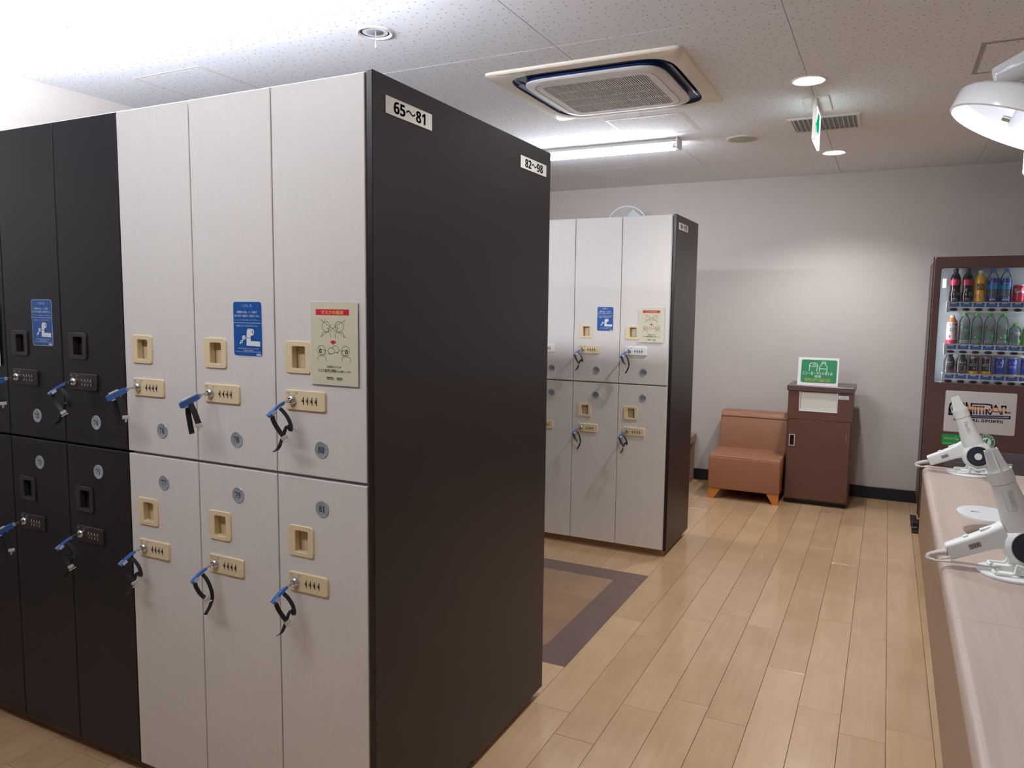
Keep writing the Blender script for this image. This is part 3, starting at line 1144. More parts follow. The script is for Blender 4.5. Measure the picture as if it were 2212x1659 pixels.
KEYS = {s: key_parts(s) for s in 'ABC'}
KW = {'A': 'folded', 'B': 'bowed', 'C': 'long-tailed'}
KD = {72: 'upper dark locker near the left edge', 74: 'upper dark locker beside the white ones', 76: 'upper white locker beside the dark ones',
      78: 'upper white locker with caution sticker', 80: 'upper white locker with the mask notice', 73: 'lower dark locker near the left edge',
      75: 'lower dark locker by the white ones', 77: 'lower white locker beside the dark ones', 79: 'lower white locker below the caution sticker',
      81: 'lower white locker by the near end panel', 112: 'far upper locker with the caution sticker', 114: 'far upper locker with the mask notice',
      113: 'far lower locker, second from the end', 115: 'far lower locker at the end'}
for num, style in ((72, 'A'), (74, 'B'), (76, 'A'), (78, 'A'), (80, 'B'), (73, 'A'), (75, 'B'), (77, 'B'), (79, 'C'), (81, 'B'), (112, 'B'), (114, 'C'), (113, 'C'), (115, 'B')):
    k = (80 - num) // 2 if num < 82 else (114 - num) // 2
    if num % 2:
        k = (81 - num) // 2 if num < 82 else (115 - num) // 2
    xr, y = (X1, Y1) if num < 82 else (X2, Y2)
    zc = (1.1845 if num % 2 == 0 else 0.7095) + 0.0245
    t = thing('locker_key', f'blue key with {KW[style]} black strap in the {KD[num]}', 'key', (xr - (k + 1) * LW + 0.0615, y - 0.0150, zc), 0, 'keys left in the locker locks')
    if num > 100:
        t.rotation_euler = (0, 0, -0.35)
    for nm, me in KEYS[style]:
        link(nm, me, t)


# ------------------------------------------------------------------ ceiling fittings
def tube_fixture(x0, x1, y, lamp, label, drop=0.0):
    """bare twin tubes beside a narrow batten; with drop the batten hangs on stems"""
    t = thing('tube_light', label, 'ceiling light', ((x0 + x1) / 2, y, ZC), 0, 'fluorescent ceiling lights')
    h = (x1 - x0) / 2
    mb = MB()
    mb.box(-h, h, -0.020, 0.020, -drop - 0.026, -drop - 0.0005, 0, 0.004)
    if not drop:
        mb.box(-h, h, -0.056, 0.056, -0.0290, -0.0262, 0, 0.001)     # plate added over the tubes to shade the ceiling above them
    obj('batten', mb, MAT['trim_white'], t)
    if drop:  # stems added to lower the tubes, so they light more of the ceiling
        for x in (-h * .8, 0, h * .8):
            mb = MB()
            mb.cyl((x, 0, -drop), (x, 0, -0.0004), 0.007, None, 10)
            mb.lathe([(0.022, 0), (0.022, -0.004), (0.010, -0.012)], 16, 0, Matrix.Translation((x, 0, -0.0004)))
            obj('added_stem', mb, MAT['trim_white'], t)
    for s in (-1, 1):
        mb = MB()
        xa, xb = (s * h, s * h + s * .012)
        mb.box(min(xa, xb), max(xa, xb), -0.058, 0.058, -drop - 0.066, -drop - 0.0008, 0, 0.003)
        obj('end_plate', mb, MAT['trim_white'], t)
        mb = MB()
        mb.cyl((-h + .006, s * 0.034, -drop - 0.048), (h - .006, s * 0.034, -drop - 0.048), 0.0145, None, 14, 0, (False, False))
        for e in (-1, 1):
            mb.cyl((e * (h - .0005), s * .034, -drop - .048), (e * (h - .022), s * .034, -drop - .048), 0.0151, None, 14, 1)
        obj('lamp_tube', mb, [MAT[lamp], MAT['alu']], t)
    return t


tube_fixture(-2.45, -1.245, 4.78, 'tube_back', 'white twin-tube fluorescent light over the back aisle')
tube_fixture(-2.25, -1.00, 0.30, 'tube_front', 'white twin-tube fluorescent light over the aisle beside the camera')
tube_fixture(-3.70, -1.40, 1.69, 'tube_mid', 'white twin-tube fluorescent light hanging above the dark front lockers', 0.152)


def downlight(x, y, lit, label, r=0.078):
    t = thing('downlight', label, 'downlight', (x, y, ZC), 0, 'recessed downlights' if lit else None)
    mb = MB()
    mb.lathe([(r, 0.0), (r, -0.004), (r * .93, -0.006), (r * .80, -0.003), (r * .79, 0.0)], 32, 0, None, (False, False))
    obj('trim_ring', mb, MAT['trim_white'], t)
    mb = MB()
    mb.lathe([(r * .79, -0.001), (r * .70, 0.0), (r * .60, 0.0065)], 32, 0, None, (False, False))
    obj('reflector', mb, MAT['reflector'], t)
    mb = MB()
    if lit:
        mb.lathe([(r * .76, -0.0022), (r * .70, -0.0045), (r * .4, -0.0075), (0.0005, -0.009)], 28, 0, None, (False, True))
        obj('lamp', mb, MAT['downlamp'], t)
        L = bpy.data.lights.new('beam', 'SPOT')
        L.energy = DOWN_BEAM
        L.color = (0.97, 0.98, 1.0)
        L.spot_size = math.radians(132)
        L.spot_blend = 0.75
        L.shadow_soft_size = 0.05
        lo = bpy.data.objects.new('beam', L)
        COL.objects.link(lo)
        lo.parent = t
        lo.location = (0, 0, -0.065)
    else:
        mb.lathe([(r * .60, 0.004), (r * .45, -0.001), (r * .2, -0.004), (0.0005, -0.005)], 20, 0, None, (False, True))
        obj('lamp', mb, MAT['latch'], t)
        mb = MB()
        mb.tube([(r * .2, -r * .2, -0.003), (r * .22, -r * .22, -0.03), (r * .22, -r * .22, -0.045)], 0.0012, 6)
        mb.lathe([(0.0004, 0.012), (0.004, -0.004), (0.0035, -0.012), (0.0004, -0.014)], 8, 0, Matrix.Translation((r * .22, -r * .22, -0.052)))
        obj('pull_cord', mb, MAT['sign_white'], t)
    return t


downlight(-0.395, 3.843, True, 'lit round downlight in front of the exit sign')
downlight(-0.392, 5.599, True, 'lit round downlight near the back wall')
downlight(-0.393, 2.085, True, 'lit round downlight above the frame, over the walkway')
downlight(-1.871, 2.50, False, 'unlit round emergency light with a pull cord above the end panel', 0.072)


def air_conditioner():
    cx, cy = -1.275, 3.578
    t = thing('air_conditioner', 'square ivory ceiling air conditioner with a slatted intake', 'air conditioner', (cx, cy, ZC))
    mb = MB()
    n = 48
    def sq(h, z, k=.98):
        return [(x, y, z) for x, y in superell(h, 30, n, k)]
    def se(h, z, e=6.5):
        return [(x, y, z) for x, y in superell(h, e, n, 1.0)]
    mb.loft([sq(.460, -0.0005), sq(.460, -0.010), sq(.455, -0.015), se(.400, -0.018), se(.390, -0.016)], 0, (False, False))
    obj('frame', mb, MAT['ac_ivory'], t, angle=40)
    mb = MB()
    mb.loft([se(.390, -0.016), se(.386, -0.0012), se(.330, -0.0012), se(.337, -0.022)], 0, (False, False))
    obj('air_slot', mb, MAT['ac_navy'], t, angle=40)
    for i in range(4):
        mb = MB()
        mb.box(-0.255, 0.255, -0.012, 0.014, -0.0015, 0.0015, 0, 0.001)
        obj('louver', mb, MAT['ac_navy'] if i % 3 else MAT['vend_grey'], t, (0.362 * math.cos(i * PI / 2), 0.362 * math.sin(i * PI / 2), -0.0095), (0.35, 0, i * PI / 2 + PI / 2))
    mb = MB()
    mb.loft([se(.3372, -0.022), se(.3375, -0.028), se(.330, -0.034), se(.296, -0.037, 8)], 0, (False, False))
    def sqq(h, z):
        return [(x, y, z) for x, y in superell(h, 24, n, 1.0)]
    mb.loft([se(.296, -0.037, 8), se(.293, -0.033, 9), se(.290, -0.033, 9), se(.287, -0.037, 9), sqq(.252, -0.0375), sqq(.249, -0.024)], 0, (False, False))
    obj('intake_panel', mb, MAT['ac_white'], t, angle=30)
    mb = MB()
    mb.box(-.252, .252, -.252, .252, -0.022, -0.018)
    obj('filter', mb, MAT['ac_grille'], t)
    mb = MB()
    N = 46
    for i in range(N):
        x = -.249 + .498 * (i + .5) / N
        mb.box(x - .0021, x + .0021, -.250, .250, -0.0370, -0.027)
    for y in (-.122, 0, .122):
        mb.box(-.250, .250, y - .004, y + .004, -0.0360, -0.026)
    o = obj('intake_bars', mb, MAT['ac_white'], t)
    o['kind'] = 'stuff'


air_conditioner()


def hatch(x0, x1, y0, y1, label, mat='trim_white'):
    t = thing('ceiling_hatch', label, 'hatch', ((x0 + x1) / 2, (y0 + y1) / 2, ZC))
    a, b = (x1 - x0) / 2, (y1 - y0) / 2
    mb = MB()
    R = lambda d, z: [(-a + d, -b + d, z), (a - d, -b + d, z), (a - d, b - d, z), (-a + d, b - d, z)]
    mb.loft([R(0, -0.0003), R(0, -0.0012), R(.018, -0.0018), R(.018, -0.0003)], 0, (False, False))
    obj('frame', mb, MAT[mat], t)
    mb = MB()
    mb.box(-a + .0205, a - .0205, -b + .0205, b - .0205, -0.0014, -0.0004, 0, 0.0004)
    obj('lid', mb, MAT['ceiling'], t)
    mb = MB()
    for s in (-1, 1):
        mb.lathe([(0.006, 0), (0.0055, -0.0015), (0.0005, -0.0018)], 10, 0, Matrix.Translation((s * .1, -b + .035, -0.0014)))
    obj('latch_screw', mb, MAT['alu'], t)


hatch(-1.515, -1.066, 4.172, 4.626, 'square access hatch in the ceiling behind the air conditioner')
hatch(-3.300, -2.850, 2.500, 2.950, 'square access hatch in the ceiling above the dark lockers')
hatch(0.270, 0.720, 3.609, 4.053, 'square access hatch in the ceiling above the white lamp', 'alu')


def speaker():
    t = thing('ceiling_speaker', 'round ceiling speaker with a beige mesh cover', 'speaker', (-0.875, 4.94, ZC))
    mb = MB()
    mb.lathe([(0.105, 0), (0.105, -0.004), (0.100, -0.008), (0.090, -0.008), (0.088, -0.004)], 36, 0, None, (False, False))
    obj('rim', mb, MAT['trim_white'], t)
    mb = MB()
    mb.lathe([(0.0895, -0.003), (0.086, -0.0075), (0.05, -0.0085), (0.0005, -0.009)], 36, 0, None, (True, True))
    obj('mesh_cover', mb, MAT['grille'], t)


speaker()


def vent():
    x0, x1, y0, y1 = -0.560, -0.216, 4.570, 4.876
    cx, cy = (x0 + x1) / 2, (y0 + y1) / 2
    t = thing('air_vent', 'white ceiling air vent with dark gaps behind the exit sign', 'vent', (cx, cy, ZC))
    a, b = (x1 - x0) / 2, (y1 - y0) / 2
    R = lambda d, z: [(-a + d, -b + d, z), (a - d, -b + d, z), (a - d, b - d, z), (-a + d, b - d, z)]
    mb = MB()
    mb.loft([R(-.016, -0.0003), R(-.016, -0.005), R(-.012, -0.008), R(.004, -0.008), R(.006, -0.001)], 0, (False, False))
    obj('frame', mb, MAT['trim_white'], t)
    mb = MB()
    mb.box(-a + .005, a - .005, -b + .005, b - .005, -0.0015, -0.0005)
    obj('duct_mouth', mb, MAT['vend_grey'], t)
    n = 13
    sl = MB()
    sl.box(-0.0016, 0.0016, -b + .006, b - .006, -0.013, -0.0016, 0, 0.0006, Matrix.Rotation(0.25, 4, 'Y'))
    me = sl.mesh('slat', [MAT['trim_white']])
    for i in range(n):
        link('slat', me, t, (-a + .006 + (2 * a - .012) * (i + .5) / n, 0, 0))


vent()


def exit_sign():
    t = thing('exit_sign', 'lit emergency exit sign with a green arrow hanging from the ceiling', 'exit sign', (-0.391, 4.285, ZC))
    mb = MB()
    mb.box(-0.063, 0.063, -0.150, 0.150, -0.006, -0.0004, 0, 0.0015)
    obj('mount_plate', mb, MAT['trim_white'], t)
    mb = MB()
    mb.box(-0.006, 0.006, -0.130, -0.115, -0.026, -0.005)
    mb.box(-0.006, 0.006, 0.115, 0.130, -0.026, -0.005)
    mb.box(-0.009, 0.009, -0.142, 0.142, -0.036, -0.020, 0, 0.002)
    mb.box(-0.009, 0.009, -0.142, -0.132, -0.206, -0.030, 0, 0.002)
    obj('sign_frame', mb, MAT['trim_white'], t)
    mb = MB()
    mb.box(-0.006, 0.006, -0.131, 0.140, -0.212, -0.036, 0, 0.001)
    pane = obj('sign_face', mb, MAT['exit_lit'], t)
    P = Print(0.0006)
    # arrow pointing along the corridor towards the camera, and the running figure at the far end
    P.poly([(-0.112, -0.125), (-0.030, -0.060), (-0.030, -0.048), (0.060, -0.048), (0.060, -0.150), (-0.030, -0.150), (-0.030, -0.190)], 0)
    P.ellipse(0.108, -0.072, 0.010, 0.010, 0, 1, 12)
    P.stroke([(0.105, -0.088), (0.098, -0.125), (0.080, -0.155)], 0.014, 0)
    P.stroke([(0.098, -0.125), (0.116, -0.145), (0.116, -0.175)], 0.011, 0)
    P.stroke([(0.105, -0.090), (0.085, -0.112)], 0.009, 0)
    P.stroke([(0.105, -0.092), (0.126, -0.108)], 0.009, 0)
    printed('arrow', P, [MAT['exit_green']], SIDE, t, (0.0062, 0, 0))
    me = P.flat_mesh('arrow', [MAT['exit_green']])
    me.transform(SIDE)
    me.transform(Matrix.Scale(-1, 4, (1, 0, 0)))
    link('arrow', me, t, (-0.0062, 0, 0))


exit_sign()


# ------------------------------------------------------------------ wall fan above the back lockers
def wall_fan():
    t = thing('wall_fan', 'white round fan rising above the back locker row', 'fan', (-2.03, 6.22, 2.145))
    R0 = Matrix.Rotation(0.22, 4, 'X')
    mb = MB()
    mb.tube([R0 @ Vector((0.178 * math.cos(a), 0, 0.178 * math.sin(a))) for a in [2 * PI * i / 40 for i in range(40)]], 0.0055, 8, 0, closed=True)
    obj('guard_ring', mb, MAT['fan'], t)
    mb = MB()
    for i in range(64):
        a = 2 * PI * i / 64
        c, s = math.cos(a), math.sin(a)
        for yo in (-1, 1):
            mb.tube([R0 @ Vector((r * c, yo * y, r * s)) for r, y in ((0.03, 0.05), (0.10, 0.05), (0.155, 0.035), (0.177, 0.0))], 0.0008, 4)
    o = obj('guard_wires', mb, MAT['fan'], t)
    o['kind'] = 'stuff'
    mb = MB()
    mb.lathe([(0.0005, -0.054), (0.030, -0.052), (0.034, -0.048)], 20, 0, R0 @ Matrix.Rotation(-PI / 2, 4, 'X'), (True, True))
    obj('hub_cap', mb, MAT['fan'], t)
    for i in range(3):
        a0 = i * 2 * PI / 3 + 0.9
        mb = MB()
        ring = []
        for j in range(9):
            u = j / 8
            rr = [0.022, .15][0] + 0.135 * u
            wdt = 0.035 + 0.06 * math.sin(u * PI * .8)
            ring.append((rr, wdt))
        vs, fs = [], []
        for rr, wd in ring:
            for k in (-1, 1):
                a = a0 + k * wd / max(rr, .05) * .7
                p = Vector((rr * math.cos(a), k * 0.014, rr * math.sin(a)))
                vs += [R0 @ p, R0 @ (p + Vector((0, 0.002, 0)))]
        for j in range(8):
            b = j * 4
            fs += [(b, b + 2, b + 6, b + 4), (b + 1, b + 5, b + 7, b + 3), (b, b + 4, b + 5, b + 1), (b + 2, b + 3, b + 7, b + 6)]
        mb.add(vs, fs)
        obj('blade', mb, MAT['fan_blade'], t)
    mb = MB()
    mb.lathe([(0.045, 0.05), (0.05, 0.06), (0.048, 0.10), (0.03, 0.125), (0.0005, 0.13)], 20, 0, R0 @ Matrix.Rotation(-PI / 2, 4, 'X'), (True, True))
    obj('motor', mb, MAT['fan'], t)
    mb = MB()
    mb.tube([(0, 0.10, -0.01), (0, 0.15, -0.06), (0, 0.195, -0.10)], 0.014, 10)
    mb.box(-0.05, 0.05, 0.190, 0.2125, -0.17, -0.03, 0, 0.006)
    obj('wall_bracket', mb, MAT['fan'], t)


wall_fan()


# ------------------------------------------------------------------ sofa, bench, recycling bin
def sofa():
    x0, x1, yf, yb = -1.192, -0.664, 5.815, 6.395
    cx, cy = (x0 + x1) / 2, (yf + yb) / 2
    t = thing('armless_sofa', 'tan armless single sofa seat with short orange wooden legs', 'sofa', (cx, cy, 0))
    a = (x1 - x0) / 2
    y0, y1 = yf - cy, yb - cy
    def cushion(prof, x_half, bulge):
        mb = MB()
        rings = []
        for u, k in ((-1, .965), (-.985, .992), (-.95, 1), (0, 1.0), (.95, 1), (.985, .992), (1, .965)):
            cyy = sum(p[0] for p in prof) / len(prof)
            czz = sum(p[1] for p in prof) / len(prof)
            rings.append([(u * x_half, cyy + (p[0] - cyy) * k, czz + (p[1] - czz) * k) for p in prof])
        mb.loft(rings, 0)
        return mb
    pf = []
    for px, pz, r, a0 in ((y0, 0.080, .012, 180), (y1 - .14, 0.080, .010, 270), (y1 - .14, 0.352, .010, 0), (y0, 0.340, .022, 90)):
        sx = 1 if px == y0 else -1
        sz = 1 if pz < .2 else -1
        c = (px + sx * r, pz + sz * r)
        for k in range(5):
            an = math.radians(a0 + 90 * k / 4)
            pf.append((c[0] + r * math.cos(an), c[1] + r * math.sin(an)))
    obj('seat', cushion(pf, a, 0), MAT['sofa'], t, angle=50)
    # leaning back cushion with a rounded top
    yb0 = y1 - .215
    pb = [(yb0, 0.330), (yb0 + .015, 0.45), (yb0 + .052, 0.605), (yb0 + .062, 0.628), (yb0 + .082, 0.640), (yb0 + .125, 0.644), (y1 - .02, 0.640), (y1 - .004, 0.630), (y1, 0.612), (y1, 0.090), (y1 - .135, 0.090), (y1 - .135, .330)]
    obj('backrest', cushion(pb, a * .985, 0), MAT['sofa'], t, angle=45)
    mb = MB()
    mb.tube([(-a * .975, yb0 + .048, .600), (0, yb0 + .048, .602), (a * .975, yb0 + .048, .600)], 0.0035, 6)
    obj('piping', mb, MAT['sofa'], t)
    mb = MB()
    mb.tube([(-a * .985, y0 + .006, .332), (0, y0 + .006, .334), (a * .985, y0 + .006, .332)], 0.0035, 6)
    obj('piping', mb, MAT['sofa'], t)
    for sx in (-1, 1):
        for sy in (0, 1):
            mb = MB()
            yy = y0 + .012 if sy == 0 else y1 - .072
            xo, xi, xb = sx * (a - .006), sx * (a - .090), sx * (a - .045)
            mb.loft([[(xo, yy, .0805), (xi, yy, .0805), (xi, yy, .072), (xb, yy, .0004), (xo, yy, .0004)],
                     [(xo, yy + .06, .0805), (xi, yy + .06, .0805), (xi, yy + .06, .072), (xb, yy + .06, .0004), (xo, yy + .06, .0004)]])
            obj('leg', mb, MAT['orange_wood'], t)


sofa()


def bench():
    x0, x1, y0, y1 = -2.45, -1.425, 5.78, 6.415
    t = thing('wooden_bench', 'brown wooden bench against the back wall, mostly behind the far lockers', 'bench', (x1, y1, 0))
    w, d = x0 - x1, y0 - y1
    mb = MB()
    mb.box(w, 0, d, 0, 0.335, 0.402, 0, 0.003)
    obj('seat', mb, MAT['bench'], t)
    for xa in (w + .05, -.062):
        for ya in (d + .02, -.075):
            mb = MB()
            mb.box(xa, xa + .055, ya, ya + .055, 0.0505, 0.3345, 0, 0.002)
            obj('leg', mb, MAT['bench'], t)
        mb = MB()
        mb.box(xa, xa + .055, d + .02, -.02, 0.0005, 0.050, 0, 0.002)
        obj('floor_rail', mb, MAT['bench'], t)


bench()


def bin_cabinet():
    x0, x1, yf, yb = -0.647, -0.204, 5.955, 6.335
    t = thing('recycling_bin', 'brown steel recycling bin cabinet with a white push flap', 'bin', ((x0 + x1) / 2, yf, 0))
    a, d = (x1 - x0) / 2, yb - yf
    mb = MB()
    mb.box(-a, a, 0.0195, d, 0.030, 0.862, 0, 0.002)
    obj('body', mb, MAT['bin'], t)
    mb = MB()
    mb.box(-a + .012, a - .012, 0.03, d - .02, 0.0004, 0.0295)
    obj('plinth', mb, MAT['hole'], t)
    mb = MB()
    mb.box(-a - .010, a + .010, -0.008, d + .008, 0.8625, 0.902, 0, 0.003)
    obj('top', mb, MAT['bin_top'], t)
    mb = MB()       # upper front board with the flap opening
    fx0, fx1, fz0, fz1 = -0.142, 0.123, 0.712, 0.858
    mb.box(-a, fx0, 0, .019, .650, .861)
    mb.box(fx1, a, 0, .019, .650, .861)
    mb.box(fx0, fx1, 0, .019, .650, fz0)
    obj('upper_front', mb, MAT['bin'], t)
    mb = MB()
    R = lambda dd, y: [(fx0 + dd, y, fz0 + dd), (fx1 - dd, y, fz0 + dd), (fx1 - dd, y, fz1), (fx0 + dd, y, fz1)]
    mb.loft([R(0, 0.002), R(0, -0.003), R(.006, -0.003), R(.008, 0.006)], 0, (False, False))
    obj('flap_frame', mb, MAT['vend_white'], t)
    mb = MB()
    mb.box(fx0 + .009, fx1 - .009, .006, .010, fz0 + .009, fz1 - .001, 0, 0.001)
    obj('flap', mb, MAT['bin_flap'], t)
    mb = MB()
    dx0, dx1, dz0, dz1 = -a + .012, a - .004, .046, .646
    hx0, hx1, hz0, hz1 = -0.196, -0.166, .450, .526
    mb.box(dx0, hx0, 0, .018, dz0, dz1)
    mb.box(hx1, dx1, 0, .018, dz0, dz1)
    mb.box(hx0, hx1, 0, .018, dz0, hz0)
    mb.box(hx0, hx1, 0, .018, hz1, dz1)
    door = obj('door', mb, MAT['bin'], t)
    mb = MB()
    R = lambda dd, y: [(hx0 - dd, y, hz0 - dd), (hx1 + dd, y, hz0 - dd), (hx1 + dd, y, hz1 + dd), (hx0 - dd, y, hz1 + dd)]
    mb.loft([R(.006, 0), R(.006, -.004), R(0, -.004), R(0, .016)], 0, (False, False))
    mb.loft([R(0, .016), R(-.001, .017)], 1, (False, True))
    obj('handle', mb, [MAT['lite_mark'], MAT['hole']], door)
    mb = MB()
    mb.box(a - .047, a - .033, -.001, 0, .053, .066, 0)
    mb.box(a - .044, a - .037, -.0014, -.001, .056, .063, 1)
    obj('brass_tag', mb, [MAT['gold'], MAT['hole']], door)
    mb = MB()
    rnd = random.Random(5)
    for i in range(5):
        x = -.15 + .055 * i + rnd.random() * .02
        mb.box(x, x + .012 + .02 * rnd.random(), -.0008, 0, .6445, .6465)
    mb.box(a - .030, a - .028, -.0008, 0, .50, .56)
    for i in range(6):
        x = -.13 + .055 * i + rnd.random() * .02
        mb.box(x, x + .006, -.0008, 0, .047, .0495)
    obj('chipped_paint', mb, MAT['scratch'], door)
    P = Print(0.0005)
    P.rect(0.126, 0.196, 0.815, 0.842, 0, 1)
    P.text('⚠', 0.146, 0.834, 0.008, 0.008, 1, 2)
    P.text('注意', 0.164, 0.834, 0.018, 0.009, 1, 2)
    for z in (0.826, 0.8215):
        P.rect(0.132, 0.190, z - 0.0008, z + 0.0008, 2, 2)
    printed('small_label', P, [MAT['stk_white'], MAT['black'], MAT['ink']], FRONT, t, (0, -0.0003, 0))
    return t


bin_cabinet()


def bin_sign():
    t = thing('bin_sign', 'green notice with a can and a bottle in a white stand on the bin', 'sign', (-0.452, 6.02, 0.9024))
    mb = MB()
    W, H = 0.141, 0.208
    sec = [(-0.030, 0.0004), (0.060, 0.0004), (0.060, 0.004), (-0.014, 0.0042), (0.020, H - .001), (0.0145, H)]
    mb.loft([[(-W, a, b) for a, b in sec], [(W, a, b) for a, b in sec]], 0)
    obj('stand', mb, MAT['vend_white'], t)
    P = Print(0.0005)
    N = lambda px, py: ((px - 1170) / 390 * 2 * W, (408 - py) / 272 * H)
    a, b = N(1006, 378), N(1348, 152)
    P.poly(rrect(a[0], b[0], a[1], b[1], 0.013), 0, 1)
    w = 0.0042
    # can
    P.ell_stroke(*N(1122, 201), 0.0275, 0.0140, w, 1, 2)
    P.stroke([N(1084, 205), N(1084, 262)], w, 1, 2)
    P.stroke([N(1160, 205), N(1158, 266)], w, 1, 2)
    P.ell_stroke(*N(1128, 201), 0.010, 0.0045, w * .6, 1, 2, 0, 360, 10)
    # bottle
    P.stroke([N(1182, 268), N(1182, 218), N(1204, 194), N(1204, 172), N(1236, 172), N(1236, 194), N(1255, 218), N(1252, 268)], w, 1, 2)
    P.stroke([N(1184, 238), N(1252, 240)], w, 1, 2)
    P.stroke([N(1206, 184), N(1234, 184)], w * .7, 1, 2)
    def T(s, cx, cy, ww, hh, m, bd):
        x, y = N(cx, cy)
        P.text(s, x, y, ww / 390 * 2 * W, hh / 272 * H, m, 2, bd)
    T('ビン・缶・ペットボトル', 1168, 285, 284, 34, 1, 0.0006)
    T('専用', 1168, 316, 60, 26, 1, 0.0006)
    T('飲み残しは流しに捨ててから', 1168, 342, 246, 17, 2, 0.0003)
    T('入れていただくようお願いします', 1168, 360, 244, 16, 2, 0.0003)
    lean = math.atan2(0.0285, H)
    me = P.flat_mesh('notice', [MAT['green'], MAT['stk_white'], MAT['yel_pr']])
    me.transform(FRONT)
    # the stand's front leans back: from (y -0.030, z 0) to (y 0.0145, z H)
    L = math.hypot(0.0445, H)
    me.transform(Matrix.Rotation(-math.atan2(0.0445, H), 4, 'X'))
    link('notice', me, t, (0, -0.0304, 0.0004))


bin_sign()


# ------------------------------------------------------------------ drinks vending machine
VX0, VX1, VY = 0.2455, 1.20, 5.62
WX0, WX1, WZ0, WZ1 = 0.2865, 0.845, 1.000, 1.7415


